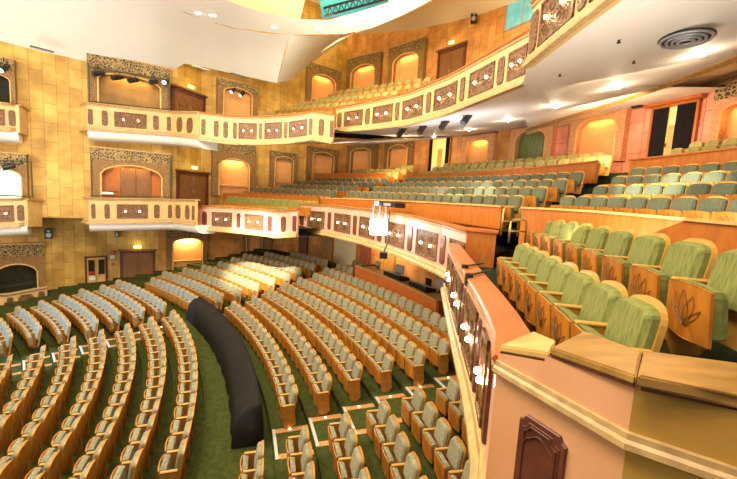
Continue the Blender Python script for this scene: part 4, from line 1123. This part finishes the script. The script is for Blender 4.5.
for i, (u, v) in enumerate(((98, 73.5), (117, 77.5), (133, 80.5), (153.5, 82), (166, 82))):
    p = atline(u, v, st2(19, T1-.75), st2(22, T1-.75)); spotlight(p, p+np.array([-1.6+.5*i, -3, -1.2]), f"{ORD[i]} black spotlight from the left above the upper side box", 'spotlights above the upper side box', .6, .13, 'spot_lens' if i == 4 else 'glass')
for i, (u, v) in enumerate(((233, 90.5), (242, 94))):
    p = on_rear(u, v)*.965; spotlight(p, p+np.array([-1, -2, -2]), ('left', 'right')[i]+' small black spotlight in the dark carved upper niche', 'spotlights in the upper niche', .45, .12)
p = atline(4, 68, st2(14, T1-.7), st2(17, T1-.7)); spotlight(p, p+np.array([0, -2, -2]), 'black spotlight at the far left above the upper box')
p = atline(8, 167, st2(14, T1-.7), st2(17, T1-.7)); spotlight(p, p+np.array([-2, -2, -1]), 'black spotlight hung in the leftmost mid-level box')
for i, (u, v) in enumerate(((402, 131.5), (423, 127.5), (445, 123), (467, 118))):
    p = atR(u, v, 30.9); spotlight(p, p+np.array([-1.9, -1.6, -2.6]), f"{ORD[i]} black spotlight from the left hanging below the upper balcony front", 'spotlights below the upper balcony', .66, .12, 'glass')
# pipe frames around the boxes
def pipes(label, cols, z_pad, bars, T=T1-.62, m='green_frame'):
    o = thing('pipe_frame', label, 'pipe frame')
    for (u, v0, v1) in cols:
        a = atline(u, v0, st2(0, T), st2(30, T)); b = atline(u, v1, st2(0, T), st2(30, T))
        bm = bmesh.new(); tube(bm, [tuple(a), (a[0], a[1], b[2])], .03, 6); link('post', bm, MT[m], o)
    for (u0, v0, u1, v1) in bars:
        a = atline(u0, v0, st2(0, T), st2(30, T)); b = atline(u1, v1, st2(0, T), st2(30, T)); bm = bmesh.new(); tube(bm, [tuple(a), tuple(b)], .03, 6); link('cross_bar', bm, MT[m], o)
pipes('green-black pipe frame standing in the upper side box', [(88.5, 64, 101), (168.5, 79, 110)], 0, [(88, 101, 170, 110), (88, 67, 169, 80)])
pipes('green-black pipe frame standing in the mid-level side box', [(91, 157, 196), (170.5, 162, 197)], 0, [(90, 195.5, 171, 197)])
pipes('green-black pipe frame in the leftmost mid-level box', [(31, 162, 198)], 0, [(-10, 195, 32, 196.5), (-10, 160, 32, 162)])
# speakers on walls
def speaker(p, rz, label, s=1.0, tilt=0):
    o = thing('wall_speaker', label, 'speaker', tuple(p), rz, scale=s)
    bm = bmesh.new(); bbox(bm, -.16, .16, -.16, .10, -.25, .25, .03); c_ = link('cabinet', bm, MT['black'], o)
    bm = bmesh.new(); tube(bm, [(0, -.16, -.07), (0, -.175, -.07)], .11, 14); tube(bm, [(0, -.16, .13), (0, -.175, .13)], .05, 10); link('driver', bm, MT['grey'], c_)
    bm = bmesh.new(); box(bm, -.04, .04, .1, .3, -.03, .03); link('bracket', bm, MT['black'], o)
p = on_LW(48.5, 233.5)*.985; speaker(p, math.radians(40), 'black wall speaker below the left side wall ledge', 1.1)
for i, (u, v, s) in enumerate(((278, 51.5, 1.3), (290, 51.5, .9), (474, 18.5, 1.1), (117, 234, .7))):
    p = (on_rear(u, v) if i < 3 else on_LW(u, v))*.985; speaker(p, math.radians(-20 if i < 3 else 30), ('larger black speaker beside the white ceiling tip', 'small black speaker beside the white ceiling tip', 'black speaker high on the orange rear wall', 'small black speaker above the alarm bell')[i], s)
p = on_rear(638, 101)*.97; speaker(p, math.radians(-55), 'black speaker on the pink wall left of the curtained doorway', 1.05)
# red alarm fittings near the double door
for i, (u, v, m, n_) in enumerate(((112.5, 252.5, 'red', 'red round alarm bell beside the double door'), (112.5, 257, 'white', 'white round sounder under the alarm bell'), (113, 264, 'red', 'small red call point beside the double door'))):
    p = on_LW(u, v)*.992; o = thing('fire_alarm', n_, 'alarm', tuple(p), math.radians(33)); bm = bmesh.new()
    tube(bm, [(0, 0, 0), (0, -.05, 0), (0, -.08, 0)], [.12, .12, .07] if i < 2 else [.07, .07, .05], 14); link('alarm_body', bm, MT[m], o)
    bm = bmesh.new(); tube(bm, [(0, -.08, 0), (0, -.09, 0)], .03, 8); link('centre_cap', bm, MT['grey'], o)
# equipment on the mid-level box rail
p = atline(110, 194.5, q0, q1)*1.005
o = thing('control_box', 'white and black control box on the rail of the mid-level side box', 'equipment', tuple(p), math.radians(34)); bm = bmesh.new(); bbox(bm, -.35, .15, 0, .25, 0, .12, .02); link('case', bm, MT['paper'], o); bm = bmesh.new(); bbox(bm, -.1, .4, .02, .2, .12, .18, .02); link('lid', bm, MT['green_frame'], o)

# ------------------------------------------------------------------ projector, flood panel and bracket on the mezzanine front
pp = atR(384, 207.5, RB-.12)
rzp = math.radians(ang(pp))+PI/2
o = thing('projector', 'black projector lying on the mezzanine rail above the bright flood panel', 'projector', tuple(pp+np.array([.2, 0, .03])), rzp-PI)
bm = bmesh.new(); bbox(bm, -.75, .75, -.25, .25, 0, .20, .04); link('case', bm, MT['black'], o)
bm = bmesh.new(); tube(bm, [(-.45, -.25, .10), (-.45, -.36, .10)], .08, 12); link('lens', bm, MT['spot_lens'], o)
bm = bmesh.new(); box(bm, .0, .5, -.262, -.25, .05, .15); link('vent_grille', bm, MT['grey'], o)
fp = atR(378.5, 227, RB-.75)
w_ = 17*fp[1]/FPX; h_ = 16*fp[1]/FPX
o = thing('flood_light', 'glaring white square flood light hung on the mezzanine front', 'light', tuple(fp), math.radians(-2))
bm = bmesh.new(); bbox(bm, -w_/2, w_/2, -.03, .06, -h_/2, h_/2, .02); link('lamp_face', bm, MT['floodlamp'], o)
bm = bmesh.new(); bbox(bm, -w_/2-.03, w_/2+.03, .06, .14, -h_/2-.03, h_/2+.03, .02); link('housing', bm, MT['black'], o)
bm = bmesh.new()
for x in (-.22, 0, .22): tube(bm, [(x, .1, h_/2), (x, .1, h_/2+.40), (x, .45, h_/2+.45)], .03, 6)
link('bracket', bm, MT['grey'], o)
bm = bmesh.new(); tube(bm, [(w_/2+.05, .12, h_/2+.3), (w_/2+.06, .12, -h_/2-.3), (w_/2-.05, .12, -h_/2-.6)], .03, 6); bbox(bm, w_/2-.2, w_/2+.08, .02, .2, -h_/2-.85, -h_/2-.6, .02); link('cable_drop', bm, MT['black'], o)
ld = bpy.data.lights.new('flood_beam', 'AREA'); ld.energy = 60; ld.size = .8; ld.color = (.9, .95, 1); lo = bpy.data.objects.new('flood_beam', ld); COL.objects.link(lo); lo.parent = o; lo.location = (0, -.1, 0); lo.rotation_euler = (PI/2, 0, 0)

# ------------------------------------------------------------------ sound desk at the back of the stalls
zcn = None
cA = atR(356, 265.5, 30.85); cB = atR(438, 301.0, 30.85); 
aA, aB = ang(cA), ang(cB); zt_c = (cA[2]+cB[2])/2
sd = thing('sound_desk_counter', 'orange wooden curved counter of the sound desk at the back of the stalls', 'counter')
Pc = [np.array(pol(30.85, aA+(aB-aA)*i/10, cA[2]+(cB[2]-cA[2])*i/10)) for i in range(11)]; Nc = normals(Pc)
bm = bmesh.new(); sweep(bm, Pc, Nc, [(0, 0), (.06, 0), (.06, -1.3), (0, -1.3)]); link('front_panel', bm, MT['rail'], sd)
bm = bmesh.new(); sweep(bm, Pc, Nc, [(-.12, .03), (.10, .03), (.10, 0), (-.12, 0)]); link('top_ledge', bm, MT['wood_lt'], sd)
bm = bmesh.new(); sweep(bm, Pc, Nc, [(-1.1, -.07), (-.02, -.07), (-.02, -.12), (-1.1, -.12)]); link('work_surface', bm, MT['wood_lt'], sd)
for i in (0, -1):
    bm = bmesh.new(); P2 = [Pc[i], Pc[i]-np.array([*Nc[i], 0])*1.6]; t_ = Pc[1]-Pc[0] if i == 0 else Pc[-1]-Pc[-2]; t_ = t_[:2]/np.hypot(*t_[:2]); sweep(bm, P2, [t_, t_], [(0, 0), (.05, 0), (.05, -1.3), (0, -1.3)]); link('side_panel', bm, MT['wood'], sd)
def on_desk(f, off, dz=-.065):
    i = f*10; k = min(int(i), 9); t = i-k; p = Pc[k]*(1-t)+Pc[k+1]*t; n_ = Nc[k]; return np.array([p[0]-n_[0]*off, p[1]-n_[1]*off, p[2]+dz]), math.atan2(n_[1], n_[0])
def mixer(f, label, w=1.0):
    p, r = on_desk(f, .55); o = thing('mixing_desk', label, 'mixing desk', tuple(p), r+PI/2)
    bm = bmesh.new(); vs = box(bm, -w/2, w/2, -.3, .3, 0, .12); 
    for v in bm.verts:
        if v.co.y < 0 and v.co.z > .05: v.co.z += .14
    link('console_body', bm, MT['black'], o)
    bm = bmesh.new()
    for i in range(12):
        for j in range(5): 
            x = -w/2+.06+i*(w-.12)/11; y = -.25+j*.12; box(bm, x-.015, x+.015, y-.015, y+.015, .13+(.25-y)*.2, .16+(.25-y)*.24)
    link('faders', bm, MT['paper'], o, kind='stuff')
mixer(.42, 'black mixing desk at the middle of the sound counter', 1.3); mixer(.72, 'black mixing desk at the near end of the sound counter', 1.2)
def monitor(f, off, label, w=.5, h=.34, yaw=0):
    p, r = on_desk(f, off); o = thing('computer_monitor', label, 'monitor', tuple(p), r-PI/2+yaw)
    bm = bmesh.new(); bbox(bm, -w/2, w/2, -.03, .03, .15, .15+h, .01); c_ = link('casing', bm, MT['grey'], o)
    bm = bmesh.new(); box(bm, -w/2+.03, w/2-.03, -.036, -.031, .18, .12+h, 0); link('screen', bm, MT['screen'], c_)
    bm = bmesh.new(); tube(bm, [(0, 0, 0), (0, 0, .16)], .03, 8); box(bm, -.14, .14, -.09, .09, 0, .02); link('stand', bm, MT['black'], o)
monitor(.38, .95, 'grey computer monitor at the middle of the sound desk', .62, .42, PI*.0); monitor(.82, .95, 'grey computer monitor at the near end of the sound desk', .6, .42)
monitor(.12, .85, 'small blue-lit monitor at the far end of the sound desk', .36, .26)
# desk chairs and racks
for i, (f, off) in enumerate(((.22, 1.5), (.55, 1.6))):
    p, r = on_desk(f, off, -.75-.3); o = thing('office_chair', ('far', 'near')[i]+' black office chair behind the sound desk', 'chair', tuple(p), r, 'office chairs at the sound desk')
    bm = bmesh.new(); bbox(bm, -.24, .24, -.24, .24, .45, .53, .03); link('seat', bm, MT['black'], o)
    bm = bmesh.new(); bbox(bm, -.28, -.22, -.22, .22, .6, 1.1, .03); link('backrest', bm, MT['black'], o)
    bm = bmesh.new(); tube(bm, [(0, 0, .1), (0, 0, .45)], .03, 8); 
    for j in range(5): tube(bm, [(0, 0, .12), (.28*math.cos(j*1.257), .28*math.sin(j*1.257), .05)], .02, 6)
    link('base', bm, MT['grey'], o)
p, r = on_desk(.95, 1.2, -.9); o = thing('equipment_rack', 'yellowish equipment rack at the near end of the sound desk', 'rack', tuple(p), r+PI/2); bm = bmesh.new(); bbox(bm, -.4, .4, -.3, .3, 0, 1.25, .02); c_ = link('cabinet', bm, MT['wood_lt'], o)
bm = bmesh.new()
for j in range(6): box(bm, -.34, .34, -.31, -.30, .15+j*.18, .28+j*.18)
for j in range(6): box(bm, -.34, .34, .30, .31, .15+j*.18, .28+j*.18)
link('rack_unit', bm, MT['black'], o)
# piers and wooden panels under the mezzanine
for i, (u, m_) in enumerate(((268, 'frame'), (303, 'wood_dark'), (328, 'frame'), (366, 'wood_dark'), (390, 'stone_gold'))):
    p = on_LR(u, 250); o = sroot(f'trim_{20+i}', (p[0]*.985, p[1]*.985, 0), math.radians(-20)); bm = bmesh.new(); bbox(bm, -.35, .35, -.15, .15, -6.0, -1.8, .03); link('pier', bm, MT[m_], o)
bm = bmesh.new(); p = [atR(u, 250, 33) for u in (334, 356)]; box_ = [(*p[0][:2], -5.3), (*p[1][:2], -5.3), (*p[1][:2], -1.7), (*p[0][:2], -1.7)]; quad(bm, *box_); link('wall_lobby', bm, MT['cream'], kind='structure')
# stalls box parapet at far left
sb = [on_LW(u, v)*.965 for u, v in ((-30, 297), (10, 293.5), (47, 286.5))]
fascia('balcony_stalls_box', sb, .95, [U(-20, -2), U(7, 13.5), U(18, 34.8), U(38, 45)], 'fascia', 'mould', pz=(.22, .85))

# ------------------------------------------------------------------ lights
def area(loc, aim, e, size, col=(1, .93, .8), name='ceiling_light', sy=None):  # default lights are fill added to brighten the hall, no modelled fittings
    ld = bpy.data.lights.new(name, 'AREA'); ld.energy = e; ld.size = size; ld.color = col
    if sy: ld.shape = 'RECTANGLE'; ld.size_y = sy
    o = bpy.data.objects.new(name, ld); COL.objects.link(o); o.location = loc
    o.rotation_euler = (Vector(aim)-Vector(loc)).to_track_quat('-Z', 'Y').to_euler(); return o
def spot(loc, aim, e, ang_, col=(1, 1, 1), blend=.4, name='stage_spot', r=.2):
    ld = bpy.data.lights.new(name, 'SPOT'); ld.energy = e; ld.spot_size = math.radians(ang_); ld.spot_blend = blend; ld.color = col; ld.shadow_soft_size = r
    o = bpy.data.objects.new(name, ld); COL.objects.link(o); o.location = loc
    o.rotation_euler = (Vector(aim)-Vector(loc)).to_track_quat('-Z', 'Y').to_euler(); return o
area((-8, 8, 8.2), (-5, 12, -6), 2100, 5, (1, .90, .72))
area((-4, 14, 8.0), (-2, 18, 0), 1000, 5, (1, .84, .58))
area((-22, 4, 6), (-12, 16, -1), 2500, 6, (1, .86, .60))
area((-2, 1, 7.5), (4, 14, 0), 1000, 4, (1, .84, .62))
area((1.0, .2, 2.4), (2.2, 3.2, -1.5), 62, 1.4, (1, .86, .70))
area((6, 9, 3.0), (8, 13, 0), 110, 2.5, (1, .74, .5))  # warm fill added for the near mezzanine block
area((7.5, 12.5, 2.6), (10.5, 15, 3), 160, 2.0, (1, .66, .42))  # fill added to brighten the pink rear wall
area((1, 22, 3.2), (1, 27, 1), 320, 3, (1, .70, .42))
area((1, 23, -2.3), (1, 25, -6), 320, 3, (1, .72, .45), name='stalls_lamp')  # unseen fill added to brighten the space under the mezzanine
area((-4, 23, 10.5), (-4, 25, 14), 420, 5, (1, .84, .40), name='cove_lamp')
area((-1, 17, 8.3), (1.5, 27, 8.5), 520, 4, (1, .72, .36), name='cove_lamp')  # fill added to brighten the upper orange wall, not a cove fitting
area((7, 17, 8.3), (7, 21, 9), 250, 3, (1, .70, .36), name='cove_lamp')  # further added fill for the upper wall on the right
area((3.5, 5, .2), (4.5, 7, 4), 130, 3, (1, .92, .82), name='soffit_uplight')  # upward fill added to lighten the near soffit, no such fitting
area((3, 14, 1.2), (3.5, 16, 4), 110, 3, (.92, .90, 1.0), name='soffit_uplight')  # cooler upward fill added below the centre soffit
area((-12, 6, -2.0), (-12, 14, 12), 1600, 7, (1, .98, .95), name='ceiling_wash')
spot((-22, 2, 5), (-13, 14, -5), 26000, 22, (.08, .38, 1.0), .6)
spot((-4, 2, 8), tuple(atz(262, 277, -5)), 95000, 12, (1, .98, .85), .6)
spot((-9, 5, 6), tuple(atR(650, 177, 31.5)), 42000, 6, (1, 1, .85), .6)
spot((-12, 12, 7), tuple(atR(470, 186, 31)), 36000, 5, (1, 1, .85), .6)
w = bpy.data.worlds.new('world'); S.world = w; w.use_nodes = True
w.node_tree.nodes['Background'].inputs[0].default_value = (1.0, .90, .74, 1); w.node_tree.nodes['Background'].inputs[1].default_value = .28
S.view_settings.view_transform = 'Standard'; S.view_settings.look = 'None'; S.view_settings.exposure = .05
